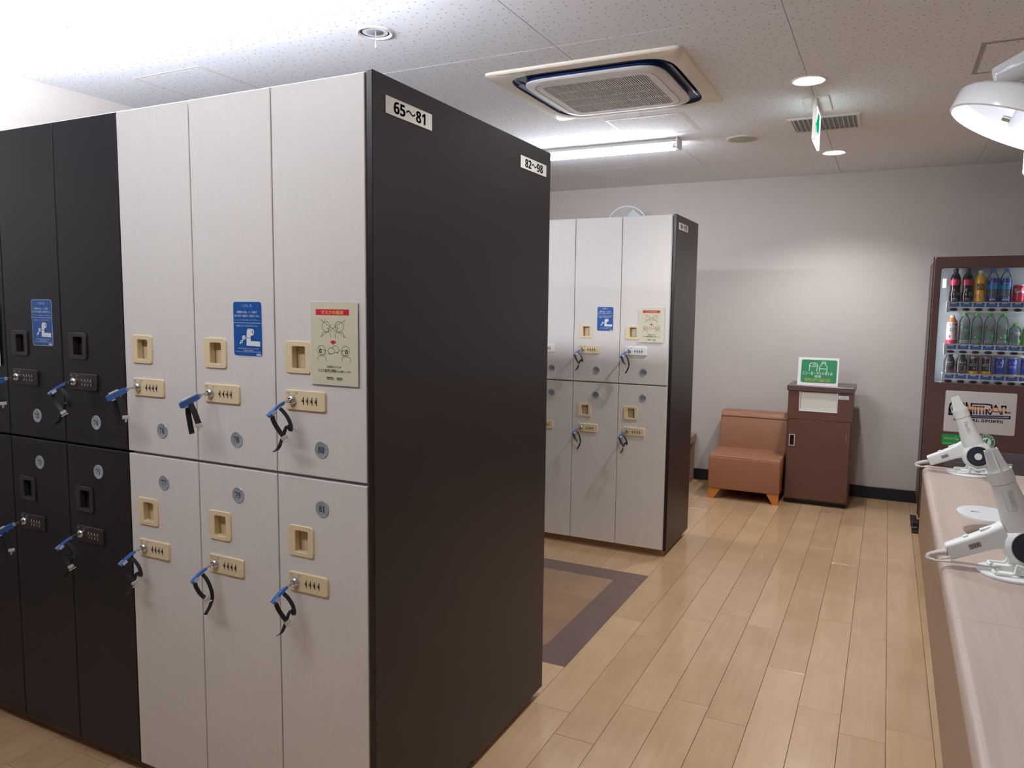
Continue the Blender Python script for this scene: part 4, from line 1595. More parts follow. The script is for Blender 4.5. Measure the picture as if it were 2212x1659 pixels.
def vending():
    t = thing('vending_machine', 'brown drinks vending machine with three rows of bottles and cans behind glass', 'vending machine', (VX0, VY, 0))
    X = lambda x: x - VX0
    yb = 6.33 - VY
    W = VX1 - VX0
    mb = MB()       # case behind the door, open towards the display
    mb.box(0.004, W - .004, 0.205, yb, 0.095, 1.800, 0, 0.004)
    mb.box(0.004, X(WX0) - .02, 0.045, 0.2045, 0.095, 1.800)
    mb.box(X(WX1) + .02, W - .004, 0.045, 0.2045, 0.095, 1.800)
    mb.box(X(WX0) - .0195, X(WX1) + .0195, 0.045, 0.2045, 0.095, WZ0 - .02)
    mb.box(X(WX0) - .0195, X(WX1) + .0195, 0.045, 0.2045, WZ1 + .02, 1.800)
    obj('case', mb, MAT['vend'], t)
    mb = MB()       # front door with the display window
    def ring(a0, a1, b0, b1, r, y):
        return [(x, y, z) for x, z in rrect(a0, a1, b0, b1, r)]
    o1 = lambda y, d: ring(d, W - d, 0.085 + d, 1.8145 - d, 0.010, y)
    h1 = lambda y, d: ring(X(WX0) - d, X(WX1) + d, WZ0 - d, WZ1 + d, 0.012, y)
    mb.loft([o1(.040, 0), o1(.004, 0), o1(0, .004), h1(0, .003), h1(.004, 0), h1(.040, 0)], 0, (False, False), closed=True)
    obj('door', mb, MAT['vend'], t, angle=30)
    mb = MB()
    mb.box(-0.006, 0.002, 0.030, 0.050, 0.10, 1.8165, 0, 0.002)
    obj('door_hinge', mb, MAT['vend_dark'], t)
    mb = MB()       # display box
    mb.box(X(WX0) - .018, X(WX1) + .018, 0.188, 0.203, WZ0 - .019, WZ1 + .019)
    mb.box(X(WX0) - .019, X(WX0) - .004, 0.046, 0.1875, WZ0 - .019, WZ1 + .019)
    mb.box(X(WX1) + .004, X(WX1) + .019, 0.046, 0.1875, WZ0 - .019, WZ1 + .019)
    mb.box(X(WX0) - .0035, X(WX1) + .0035, 0.046, 0.1875, WZ0 - .019, WZ0 - .002)
    mb.box(X(WX0) - .0035, X(WX1) + .0035, 0.046, 0.1875, WZ1 + .002, WZ1 + .019)
    obj('display_liner', mb, MAT['vend_in'], t)
    mb = MB()
    mb.box(X(WX0) - .0055, X(WX1) + .0055, 0.0405, 0.0440, WZ0 - .006, WZ1 + .006)
    obj('glass_pane', mb, MAT['glass'], t)
    mb = MB()
    mb.box(X(WX0) - .0037, X(WX0) - .0020, .0446, .0535, WZ0 + .02, WZ1 - .02)  # side strips added out of sight to brighten the drinks
    obj('added_fill_strip', mb, MAT['vend_fill'], t)
    mb = MB()
    mb.box(X(WX1) + .0020, X(WX1) + .0037, .0446, .0535, WZ0 + .02, WZ1 - .02)
    obj('added_fill_strip', mb, MAT['vend_fill'], t)
    mb = MB()
    mb.box(X(.302), X(.326), .100, .108, 1.618, 1.678, 0, 0.002)
    obj('inner_tag', mb, MAT['sign_white'], t)
    # shelves with price labels and push buttons
    prices = ['160', '160', '150', '160', '160', '140', '140'], ['150', '130', '130', '130', '130', '110', '150'], ['140', '140', '130', '130', '130', '130', '130']
    for r, (zt, x0b, pr) in enumerate(((1.5275, .372, prices[0]), (1.2535, .371, prices[1]), (1.0615, .369, prices[2]))):
        sx0, sx1 = X(.331), X(WX1) - .004
        mb = MB()
        mb.box(sx0, sx1, .050, .1865, zt - .007, zt - .001)
        mb.box(sx0, sx1, .052, .058, zt - .036, zt - .0072)
        rings = []
        for u in (sx0, sx1):
            rings.append([(u, .0525 + .0 - .007 * math.sin(math.radians(a)) * 1.0, zt - .0515 + .0160 * math.cos(math.radians(a))) for a in range(0, 181, 20)] + [(u, .058, zt - .0675), (u, .058, zt - .0355)])
        mb.loft(rings, 0)
        mb.box(sx0 - .001, sx0 + .019, .0455, .0525, zt - .070, zt + .001, 0, .001)
        sh = obj('display_shelf', mb, MAT['vend_white'], t, angle=40)
        for i in range(7):
            cx = X(x0b + .0697 * i)
            P = Print(0.0004)
            P.rect(cx - .030, cx + .030, zt - .033, zt - .006, 0, 1)
            P.rect(cx - .015, cx + .015, zt - .0145, zt - .003, 1, 2)
            P.text('¥' + pr[i], cx, zt - .0085, .020, .0068, 2, 3)
            P.rect(cx - .026, cx + .026, zt - .0215, zt - .0195, 3, 2)
            P.rect(cx - .024, cx + .024, zt - .0265, zt - .0248, 3, 2)
            printed('price_label', P, [MAT['label_blue'], MAT['stk_white'], MAT['black'], MAT['exit_pale']], FRONT, sh, (0, .0518, 0))
            mb = MB()
            mb.lathe([(0.0225, 0), (0.0215, .004), (0.015, .0062), (0.0005, .0068)], 20, 0,
                     Matrix.Translation((cx, .0458, zt - .0505)) @ Matrix.Scale(0.42, 4, (0, 0, 1)) @ Matrix.Rotation(PI / 2, 4, 'X'))
            obj('push_button', mb, MAT['vend_dark'], sh, angle=60)
    # advertising panel
    px0, px1, pz0, pz1 = X(.3575), X(.7495), .683, .952
    mb = MB()
    mb.loft([[(x, .0005, z) for x, z in rrect(px0, px1, pz0, pz1, .008)], [(x, -.003, z) for x, z in rrect(px0, px1, pz0, pz1, .008)],
             [(x, -.004, z) for x, z in rrect(px0 + .004, px1 - .004, pz0 + .004, pz1 - .004, .006)]], 0)
    pan = obj('logo_panel', mb, MAT['sign_lit'], t)
    P = Print(0.0004)
    Hh, Ww = pz1 - pz0, px1 - px0
    def N(px, py):      # pixel frame of the logo study -> panel
        top = 0 + (px - 440) / 1270 * 22
        bot = 675 + (px - 400) / 1270 * 105
        v = (py - top) / (bot - top)
        l = 440 - 45 * v
        r = 1710 - 40 * v
        return (px0 + (px - l) / (r - l) * Ww, pz1 - v * Hh)
    yb_ = [N(900, q)[1] for q in (-60, 262, 300, 335, 600)]
    bands = [(yb_[1], 9, 0), (yb_[2] - .004, yb_[1], 1), (yb_[3] - .004, yb_[2] - .004, 2), (-9, yb_[3] - .004, 0)]
    w = .0098
    S = lambda pts, ww=w: P.stroke([N(*p) for p in pts], ww, 0, 1, False, bands)
    c = N(610, 290)
    P_arc = [(610 + 100 * math.cos(math.radians(a)), 290 - 108 * math.sin(math.radians(a))) for a in range(40, 225, 12)]
    S(P_arc)
    S([(610 + 55 * math.cos(math.radians(a)), 290 - 60 * math.sin(math.radians(a))) for a in range(40, 260, 15)], w * .7)
    S([(505, 290), (505, 385), (760, 400)])
    S([(640, 205), (760, 210)])
    S([(640, 285), (740, 290)], w * .8)
    S([(770, 400), (770, 215)])
    S([(815, 395), (815, 200), (905, 395), (905, 215), (1200, 222), (1262, 235), (1268, 285), (1225, 315), (1170, 320)])
    for x in (950, 1000, 1060, 1120):
        S([(x, 390), (x, 262)], w * .85)
    S([(945, 262), (1130, 268)], w * .8)
    S([(1170, 395), (1170, 318), (1240, 392)])
    S([(1245, 392), (1335, 240), (1425, 385)])
    S([(1300, 345), (1370, 350)], w * .7)
    S([(1445, 390), (1445, 248), (1510, 250), (1510, 360), (1590, 366)])
    P.stroke([N(905, 420), N(1585, 432), N(1582, 466), N(880, 448)], w * .9, 0, 1)
    P.stroke([N(495, 398), N(905, 420)], w * .9, 0, 1)
    x, y = N(1040, 495)
    vs = tr('CENTRAL SPORTS', MONO)
    a0, a1 = N(592, 470), N(1470, 515)
    P.text(vs, (a0[0] + a1[0]) / 2, (a0[1] + a1[1]) / 2 - .003, a1[0] - a0[0], .0185, 0, 1, 0.0013)
    P.text(vs, (a0[0] + a1[0]) / 2, (a0[1] + a1[1]) / 2 - .0037, a1[0] - a0[0], .0185, 0, 1, 0.0006)
    printed('logo', P, [MAT['c_navy'], MAT['c_orange'], MAT['c_rust']], FRONT, pan, (0, -.0041, 0))
    # stickers
    P = Print(0.0004)
    ex0, ex1, ez0, ez1 = X(.3545), X(.502), .594, .665
    P.poly(rrect(ex0, ex1, ez0, ez1, .004), 0, 1)
    P.text('ecoる', ex0 + .050, ez1 - .024, .072, .024, 1, 2, 0.0008)
    P.stroke([(ex0 + .086, ez1 - .037), (ex0 + .094, ez1 - .029)], .003, 1, 2)
    P.text('CO₂削減に取り組んでいます', ex0 + .062, ez0 + .011, .104, .0085, 1, 2)
    printed('green_sticker', P, [MAT['eco'], MAT['stk_white']], FRONT, t, (0, -.0003, 0))
    P = Print(0.0004)
    cx, cz = X(.599), .6300
    P.ellipse(cx, cz, .0500, .0500, 1, 1, 32)
    P.ellipse(cx, cz, .0465, .0465, 0, 2, 32)
    P.ellipse(cx, cz, .0300, .0300, 1, 3, 28)
    P.ellipse(cx + .008, cz + .018, .0052, .0052, 0, 4, 10)
    P.stroke([(cx + .006, cz + .012), (cx + .002, cz - .006), (cx + .010, cz - .022)], .0072, 0, 4)
    P.stroke([(cx + .002, cz - .006), (cx - .008, cz - .022)], .006, 0, 4)
    P.stroke([(cx + .006, cz + .010), (cx - .010, cz + .004)], .0045, 0, 4)
    P.ell_stroke(cx - .008, cz - .002, .012, .014, .003, 0, 4, 20, 250, 10)
    for s, a0, up in (('RECYCLE', 150, 1), ('ACTION', 215, -1)):
        for i, ch in enumerate(s):
            a = math.radians(a0 - up * i * (120 / 6 if up > 0 else 110 / 5))
            g = Print(0.0004)
            g.text(tr(ch, BOLD_SANS), 0, 0, .0075, .0095, 0, 3)
            ca = a - PI / 2 if up > 0 else a + PI / 2
            P.add([(cx + .0382 * math.cos(a) + x * math.cos(ca) - y * math.sin(ca), cz + .0382 * math.sin(a) + x * math.sin(ca) + y * math.cos(ca), z) for x, y, z in g.v], g.f, 1)
    printed('round_sticker', P, [MAT['green'], MAT['stk_white']], FRONT, t, (0, -.0003, 0))
    # coin and delivery panel
    mb = MB()
    mb.box(X(.372), W - .03, -.006, .0005, .235, .572, 0, .003)
    mb.box(X(.39), W - .05, -.012, -.0055, .440, .485, 0, .002)
    pan2 = obj('delivery_panel', mb, MAT['vend_grey'], t)
    mb = MB()
    mb.box(X(.40), W - .06, -.0085, -.0058, .26, .41, 0, .002)
    obj('delivery_flap', mb, MAT['vend_dark'], pan2)
    P = Print(0.0004)
    P.rect(X(.68), X(.75), .455, .505, 0, 1)
    P.poly([(X(.69), .475), (X(.735), .495), (X(.742), .465), (X(.70), .462)], 1, 2)
    P.stroke([(X(.445), .405), (X(.46), .425), (X(.452), .398)], .004, 0)
    P.stroke([(X(.468), .425), (X(.474), .408)], .004, 0)
    printed('pictogram', P, [MAT['lite_mark'], MAT['vend_dark']], FRONT, pan2, (0, -.0124, 0))
    mb = MB()       # feet on the floor, with a clamp
    mb.box(-.034, .060, -.100, .060, .0004, .018, 0, .006)
    mb.box(-.030, .030, -.028, .060, .018, .060, 0, .004)
    mb.box(-.036, .002, -.036, -.022, .018, .028, 1, .002)
    mb.box(-.036, .002, .066, .30, .0004, .030, 0, .004)
    obj('foot', mb, [MAT['foot'], MAT['vend_grey']], t)
    mb = MB()
    mb.box(W - .06, W + .03, -.10, .06, .0004, .018, 0, .006)
    mb.box(W - .03, W + .02, -.028, .06, .018, .06, 0, .004)
    obj('foot', mb, MAT['foot'], t)
    mb = MB()
    mb.box(.02, W - .02, .02, yb - .02, .0601, .0945)
    obj('base', mb, MAT['vend_dark'], t)
    return t


MAT['exit_pale'] = pbr('price_small_print', (120, 170, 226), 0.5)
vending()

# ---- drinks on display
DM = {}


def dm(name, rgb, rough=0.3, **k):
    if name not in DM:
        DM[name] = pbr('drink_' + name, rgb, rough, **k)
    return DM[name]


DM['clear'] = clear_glass('drink_clear', (244, 247, 248), 0.045, 0.05)


def lathe_part(name, prof, mat, parent, seg=22, cap=(True, True), angle=40):
    mb = MB()
    mb.lathe(prof, seg, 0, None, cap)
    return obj(name, mb, mat, parent, angle=angle)


def drink(name, label, cat, x, z, group, y=5.722):
    return thing(name, label, cat, (x, y, z), 0, group)


SX = lambda i, b=.372: b + .0697 * i
ROW = [1.5270, 1.2530, 1.0610]
G = 'drinks on the {} shelf of the vending machine'
for i in (0, 1):
    t = drink('cola_bottle', ('first' if i == 0 else 'second') + ' dark cola bottle from the left on the top shelf', 'bottle', SX(i) + .004, ROW[0], G.format('top'))
    lathe_part('bottle_body', [(.027, .0003), (.0325, .004), (.0330, .030), (.0330, .052), (.0300, .068), (.0285, .092), (.0315, .118), (.0318, .138), (.0280, .160), (.0200, .178), (.0130, .190), (.0125, .198)], dm('cola', (34, 18, 24), .12), t)
    lathe_part('cap', [(.0145, .196), (.0148, .199), (.0145, .214), (.0130, .2155)], dm('cap_black', (34, 40, 48), .4), t)
    lathe_part('red_band', [(.0300, .106), (.0318, .112), (.0325, .125), (.0323, .142), (.0310, .1445)], dm('red', (176, 34, 68), .35), t, cap=(False, False))
    P = Print(.0003)
    P.rect(-.034, .034, .004, .050, 0, 1)
    P.stroke([(-.032, .046), (-.010, .045), (.012, .041), (.032, .044)], .0045, 1, 2)
    P.text('無糖 ゼロ', .002, .021, .030, .009, 2, 2)
    P.text('COLA ZERO', .002, .011, .034, .006, 2, 2)
    P.poly([(.004, .060), (.016, .064), (.031, .058), (.033, .046), (.020, .042), (.008, .048)][::-1], 3, 3)
    o = printed('label', wrap(P, .0334), [dm('black_lab', (24, 22, 26), .4), dm('coral', (204, 92, 78), .4), MAT['lite_mark'], dm('mint', (44, 132, 84), .4)], Matrix.Identity(4), t)
t = drink('orange_bottle', 'yellow orange soda bottle with a white cap on the top shelf', 'bottle', SX(2) + .003, ROW[0], G.format('top'))
lathe_part('bottle_body', [(.028, .0003), (.0325, .004), (.0325, .060), (.0300, .085), (.0318, .120), (.0315, .140), (.0260, .158), (.0150, .172), (.0120, .178)], dm('orange', (236, 178, 52), .25), t)
lathe_part('neck', [(.0122, .178), (.0115, .186)], dm('paleneck', (214, 206, 190), .3), t)
lathe_part('cap', [(.0125, .186), (.0125, .200), (.0110, .2015)], dm('cap_white', (220, 220, 218), .4), t)
P = Print(.0003)
P.text(tr('REAL', BOLD_SANS), .002, .108, .046, .020, 0, 1, .0006)
P.text(tr('GOLD', BOLD_SANS), .002, .086, .048, .021, 0, 1, .0006)
P.ellipse(-.016, .034, .016, .016, 1, 1)
P.text('微炭酸', -.016, .034, .020, .008, 2, 2)
P.ellipse(.020, .036, .012, .011, 3, 1)
P.rect(-.030, .030, .003, .016, 4, 1)
printed('label', wrap(P, .0326), [dm('choc', (58, 44, 40), .4), dm('pink', (214, 88, 96), .4), MAT['stk_white'], dm('deep_orange', (232, 150, 38), .4), dm('pale_yel', (236, 206, 110), .4)], Matrix.Identity(4), t)
for i in (3, 4):
    t = drink('sport_bottle', ('left' if i == 3 else 'right') + ' one of two clear bottles with blue caps and 600 on the label', 'bottle', SX(i) + .004, ROW[0], G.format('top'))
    lathe_part('bottle_body', [(.028, .0003), (.0322, .004), (.0325, .060), (.0305, .066), (.0325, .072), (.0325, .140), (.0290, .160), (.0190, .180), (.0135, .190), (.0130, .195)], DM['clear'], t)
    lathe_part('cap', [(.0148, .193), (.0148, .209), (.0132, .2105)], dm('cap_blue', (34, 92, 186), .35), t)
    lathe_part('lower_label', [(.0329, .003), (.0329, .036)], dm('navy', (34, 62, 150), .35), t, cap=(False, False))
    lathe_part('water', [(.027, .004), (.0300, .006), (.0302, .150), (.024, .166)], dm('blue_water', (170, 190, 206), .2, alpha=.30), t)
    lathe_part('upper_label', [(.0329, .080), (.0329, .112)], dm('cyan', (26, 138, 190), .35), t, cap=(False, False))
    lathe_part('upper_label', [(.0330, .112), (.0330, .138), (.0310, .150)], dm('navy', (34, 62, 150), .35), t, cap=(False, False))
    P = Print(.0003)
    P.text('600', -.002, .016, .030, .014, 0, 1, .0007)
    P.text('ml', .020, .012, .008, .006, 0, 1)
    P.text('アクエリアス', .004, .118, .044, .009, 1, 1, .0003)
    P.poly([(-.030, .152), (-.030, .130), (.012, .146)][::-1], 0, 1)
    P.rect(-.012, .004, .027, .030, 1, 1)
    printed('label_print', wrap(P, .0331), [dm('yellow', (226, 206, 96), .4), MAT['stk_white']], Matrix.Identity(4), t)
for i in (5, 6):
    t = drink('red_can', 'tall red can with white script beside the blue bottles' if i == 5 else 'second tall red can, at the right edge of the top shelf', 'can', SX(i) + .007, ROW[0], G.format('top'))
    lathe_part('can_body', [(.026, .0003), (.0325, .005), (.0328, .100), (.0300, .106)], dm('canred', (190, 26, 60), .3), t, 24)
    lathe_part('can_rim', [(.0305, .105), (.0295, .110), (.0285, .110), (.0275, .107), (.0005, .107)], MAT['silver'], t, 24, (True, True))
    P = Print(.0003)
    P.text('𝓒𝓸𝓬𝓪-𝓒𝓸𝓵𝓪', .004, .072, .062, .030, 0, 1, .0004)
    P.rect(-.03, .03, .042, .0435, 0, 1)
    P.rect(-.026, .028, .006, .0075, 0, 1)
    printed('script', wrap(P, .0330), [MAT['stk_white']], Matrix.Identity(4), t)

t = drink('peach_bottle', 'white and red labelled tea bottle at the left of the middle shelf', 'bottle', SX(0, .371) + .003, ROW[1], G.format('middle'))
lathe_part('bottle_body', [(.028, .0003), (.0312, .003), (.0312, .132), (.0265, .150), (.0170, .166), (.0140, .172)], dm('amber', (206, 128, 54), .2), t)
lathe_part('cap', [(.0142, .171), (.0142, .184), (.0130, .1855)], dm('cap_pale', (206, 204, 202), .4), t)
lathe_part('label', [(.0316, .026), (.0316, .136), (.0302, .142)], dm('labelwhite', (216, 204, 204), .4), t, cap=(False, False))
lathe_part('red_band', [(.0318, .003), (.0318, .026)], dm('bandred', (202, 40, 70), .4), t, cap=(False, False))
P = Print(.0003)
P.text('からだ', .000, .100, .034, .012, 0, 1, .0003)
P.text('巡茶', -.006, .086, .022, .010, 0, 1, .0003)
P.rect(-.016, .016, .072, .0735, 1, 1)
P.rect(-.016, .012, .064, .0655, 1, 1)
P.rect(-.018, -.008, .040, .056, 1, 1)
P.rect(.019, .030, .030, .115, 2, 1)
P.ellipse(.022, .126, .010, .010, 1, 1, 7)
P.ellipse(-.016, .130, .004, .003, 0, 1, 6)
P.ellipse(.000, .130, .005, .003, 3, 1, 6)
P.ellipse(-.014, .120, .005, .003, 0, 1, 6)
P.rect(-.020, .012, .016, .018, 4, 2)
P.rect(-.020, .012, .008, .010, 4, 2)
printed('label_print', wrap(P, .0320), [dm('darkink', (64, 60, 62), .4), dm('bandred', (202, 40, 70)), dm('coral2', (214, 104, 84), .4), dm('olive', (120, 130, 70), .4), MAT['stk_white']], Matrix.Identity(4), t)
for i in (1, 2, 3, 4, 5):
    small = i == 5
    k = .66 if small else 1.0
    nth = ('first', 'second', 'third', 'fourth', '')[i - 1]
    t = drink('water_bottle', 'short clear water bottle with a green cap, right of the tall ones' if small else f'{nth} tall clear water bottle with a green cap from the left', 'bottle', SX(i, .371) + .004, ROW[1], G.format('middle'))
    hz = lambda z: z * k
    lathe_part('bottle_body', [(.027, .0003), (.0312, .004), (.0318, hz(.050)), (.0302, hz(.056)), (.0318, hz(.064)), (.0318, hz(.140)), (.0280, hz(.160)), (.0180, hz(.178)), (.0138, hz(.182))], DM['clear'], t)
    lathe_part('water', [(.026, .003), (.0292, .006), (.0298, hz(.146)), (.020, hz(.166))], dm('pure', (206, 214, 216), .2, alpha=.22), t)
    c0 = hz(.182)
    lathe_part('cap', [(.0150, c0), (.0150, c0 + .017), (.0135, c0 + .0185)], dm('cap_green', (92, 176, 52), .4), t)
    P = Print(.0003)
    z1 = hz(.112)
    P.rect(-.016, .030, z1 - .010, z1 + .012, 0, 1)
    def leaf(cx, cz, r, m, ly):
        pts = []
        for q in range(14):
            a = 2 * PI * q / 14 + .3
            rr = r if q % 2 == 0 else r * .55
            pts.append((cx + rr * math.cos(a), cz + rr * math.sin(a)))
        P.poly(pts, m, ly)
    leaf(-.019, z1, .0125, 1, 2)
    P.text('いろはす', .012, z1 + .001, .030, .010, 2, 2)
    P.rect(-.002, .028, z1 - .008, z1 - .0068, 2, 2)
    if not small:
        leaf(.013, .052, .0230, 3, 1)
    P.rect(-.031, .031, .0035, .026 if not small else .018, 0, 2)
    P.rect(-.026, .026, .014, .0158, 4, 3)
    P.rect(-.026, .026, .008, .0098, 4, 3)
    if small:
        leaf(.026, .026, .016, 3, 3)
    printed('label_print', wrap(P, .0321), [dm('labelpale', (206, 212, 206), .4), dm('leafg', (40, 146, 78), .4), dm('inkgreen', (60, 84, 70), .4), dm('bigleaf', (52, 172, 74), .4), dm('greyline', (120, 160, 120), .4)], Matrix.Identity(4), t)
t = drink('green_tea_bottle', 'green tea bottle at the right edge of the middle shelf', 'bottle', SX(6, .371) + .002, ROW[1], G.format('middle'))
lathe_part('bottle_body', [(.028, .0003), (.0312, .003), (.0318, .080), (.0270, .104), (.0150, .122), (.0138, .126)], dm('teagreen', (112, 158, 62), .3), t)
lathe_part('cap', [(.0150, .126), (.0150, .142), (.0135, .1435)], dm('cap_green', (92, 176, 52), .4), t)

for i in (0, 1):
    t = drink('coffee_bottle', ('first' if i == 0 else 'second') + ' round dark coffee bottle from the left on the lowest shelf', 'bottle', SX(i, .369) + .002, ROW[2], G.format('lowest'))
    lathe_part('bottle_body', [(.027, .0003), (.0315, .004), (.0315, .026), (.0300, .032), (.0325, .050), (.0320, .078), (.0260, .098), (.0190, .108), (.0185, .112)], dm('coffee', (66, 62, 66), .22), t)
    lathe_part('cap', [(.0205, .111), (.0205, .127), (.0190, .1285)], dm('cap_black', (34, 40, 48), .4), t)
    P = Print(.0003)
    P.text(tr('CRAFT', BOLD_SANS), .002, .070, .036, .012, 0, 1)
    P.text('COLD BREW', .002, .054, .036, .005, 0, 1)
    P.rect(-.030, .012, .004, .024, 2, 1)
    P.ellipse(.022, .016, .0135, .0135, 1, 2)
    P.rect(-.024, .004, .012, .0145, 0, 2)
    printed('label_print', wrap(P, .0328), [dm('palegrey', (178, 176, 176), .4), dm('badge', (138, 66, 58), .4), dm('lowband', (84, 62, 62), .4)], Matrix.Identity(4), t)
for i in (2, 3):
    t = drink('black_can', ('left' if i == 2 else 'right') + ' one of two black coffee cans with a copper top', 'can', SX(i, .369) + .004, ROW[2], G.format('lowest'))
    lathe_part('can_body', [(.0235, .0003), (.0260, .003), (.0262, .100), (.0260, .101)], dm('canblack', (40, 38, 44), .3), t, 24)
    lathe_part('can_rim', [(.0262, .101), (.0250, .112), (.0240, .1155), (.0225, .1155), (.0215, .113), (.0005, .113)], dm('copper', (158, 112, 108), .35, metal=.5), t, 24)
    lathe_part('gold_band', [(.0320, .0006), (.0325, .003), (.0325, .016), (.0290, .019)], dm('goldband', (206, 156, 62), .35), t, 24)
    P = Print(.0003)
    P.text(tr('BLACK', BOLD_SANS), .002, .066, .030, .0095, 0, 1)
    P.text('無糖', .002, .054, .015, .010, 0, 1, .0003)
    P.ellipse(.002, .036, .007, .003, 0, 1)
    P.rect(-.012, .014, .024, .0252, 0, 1)
    P.rect(-.008, .010, .080, .083, 0, 1)
    printed('label_print', wrap(P, .0264), [dm('palegrey', (178, 176, 176))], Matrix.Identity(4), t)
    P = Print(.0003)
    P.ellipse(-.0200, .058, .0075, .0085, 0, 3, 14)
    P.ellipse(-.0200, .058, .0050, .0060, 1, 4, 12)
    P.rect(-.028, .026, .006, .0125, 2, 1)
    printed('seal', wrap(P, .0330), [dm('goldseal', (196, 168, 96), .4), dm('sealin', (120, 92, 50), .4), dm('brownprint', (128, 70, 40), .4)], Matrix.Identity(4), t)
for i in (4, 5, 6):
    nth = ('first', 'second', 'third')[i - 4]
    t = drink('blue_can', f'{nth} blue can with a white mountain from the left on the lowest shelf', 'can', SX(i, .369) + .004, ROW[2], G.format('lowest'))
    lathe_part('can_body', [(.0235, .006), (.0260, .009), (.0262, .102), (.0255, .107)], dm('canblue', (30, 70, 176), .3), t, 24)
    lathe_part('can_rim', [(.0256, .107), (.0245, .113), (.0235, .1135), (.0225, .111), (.0005, .111)], MAT['silver'], t, 24)
    lathe_part('stand_ring', [(.0300, .0003), (.0305, .002), (.0300, .006), (.0005, .006)], dm('woodring', (206, 168, 104), .4), t, 20)
    P = Print(.0003)
    P.poly([(-.016, .066), (.002, .086), (.008, .080), (.020, .098), (.024, .070), (.006, .074)][::-1], 0, 1)
    P.stroke([(-.018, .078), (.018, .092)], .003, 0, 2)
    P.ellipse(-.016, .075, .0065, .0065, 1, 2, 14)
    P.text('EMERALD', .002, .057, .040, .0065, 0, 1)
    P.text('MOUNTAIN', .002, .048, .036, .005, 0, 1)
    P.rect(-.028, .028, .030, .040, 2, 1)
    P.rect(-.030, .030, .011, .030, 3, 1)
    printed('label_print', wrap(P, .0264), [MAT['stk_white'], dm('roundred', (216, 64, 110), .4), dm('rust', (150, 96, 92), .4), dm('cyan2', (38, 140, 184), .4)], Matrix.Identity(4), t)


# ------------------------------------------------------------------ vanity counter
CZ = 0.850


def counter():
    t = thing('vanity_counter', 'long wood-grain vanity counter with a rounded front edge and deep apron', 'counter', (0.1430, 2.20, 0), -0.0055)
    ya, ys, yb, W = -2.9, -0.53, 1.105, 0.66
    prof = [(W, CZ - .034), (W, CZ), (.020, CZ)]
    prof += [(.020 - .020 * math.sin(math.radians(a)), CZ - .020 + .020 * math.cos(math.radians(a))) for a in (15, 30, 45, 60, 75, 90)]
    prof += [(0, CZ - .028), (.004, CZ - .034)]
    for y0, y1 in ((ya, ys - .0004), (ys + .0004, yb)):
        mb = MB()
        mb.loft([[(x, y0, z) for x, z in prof], [(x, y1, z) for x, z in prof]], 0)
        obj('worktop', mb, MAT['counter'], t, angle=40)
    mb = MB()
    mb.box(.0015, .020, ya, yb - .001, .572, CZ - .0345, 0, .0015)
    obj('apron', mb, MAT['counter_face'], t)
    mb = MB()
    mb.box(W - .02, W - .001, ya, yb - .001, .572, CZ - .0345, 0, .0015)
    obj('apron', mb, MAT['counter_face'], t)
    for y in (yb - .06, ys, ya + .1):
        mb = MB()
        mb.box(.24, W - .06, y - .018, y + .018, .0005, CZ - .0345, 0, .002)
        obj('support_panel', mb, MAT['counter_face'], t)
    mb = MB()
    pts = rrect(ya + .02, yb - .095, CZ + .0003, CZ + .076, .028)
    # rounded only at the upper corners
    pts = [(y, z) if z > CZ + .04 else ((yb - .095 if y > 0 else ya + .02), CZ + .0003) for y, z in pts]
    mb.loft([[(.322, y, z) for y, z in pts], [(.358, y, z) for y, z in pts]], 0)
    obj('divider_board', mb, MAT['counter'], t, angle=40)


counter()


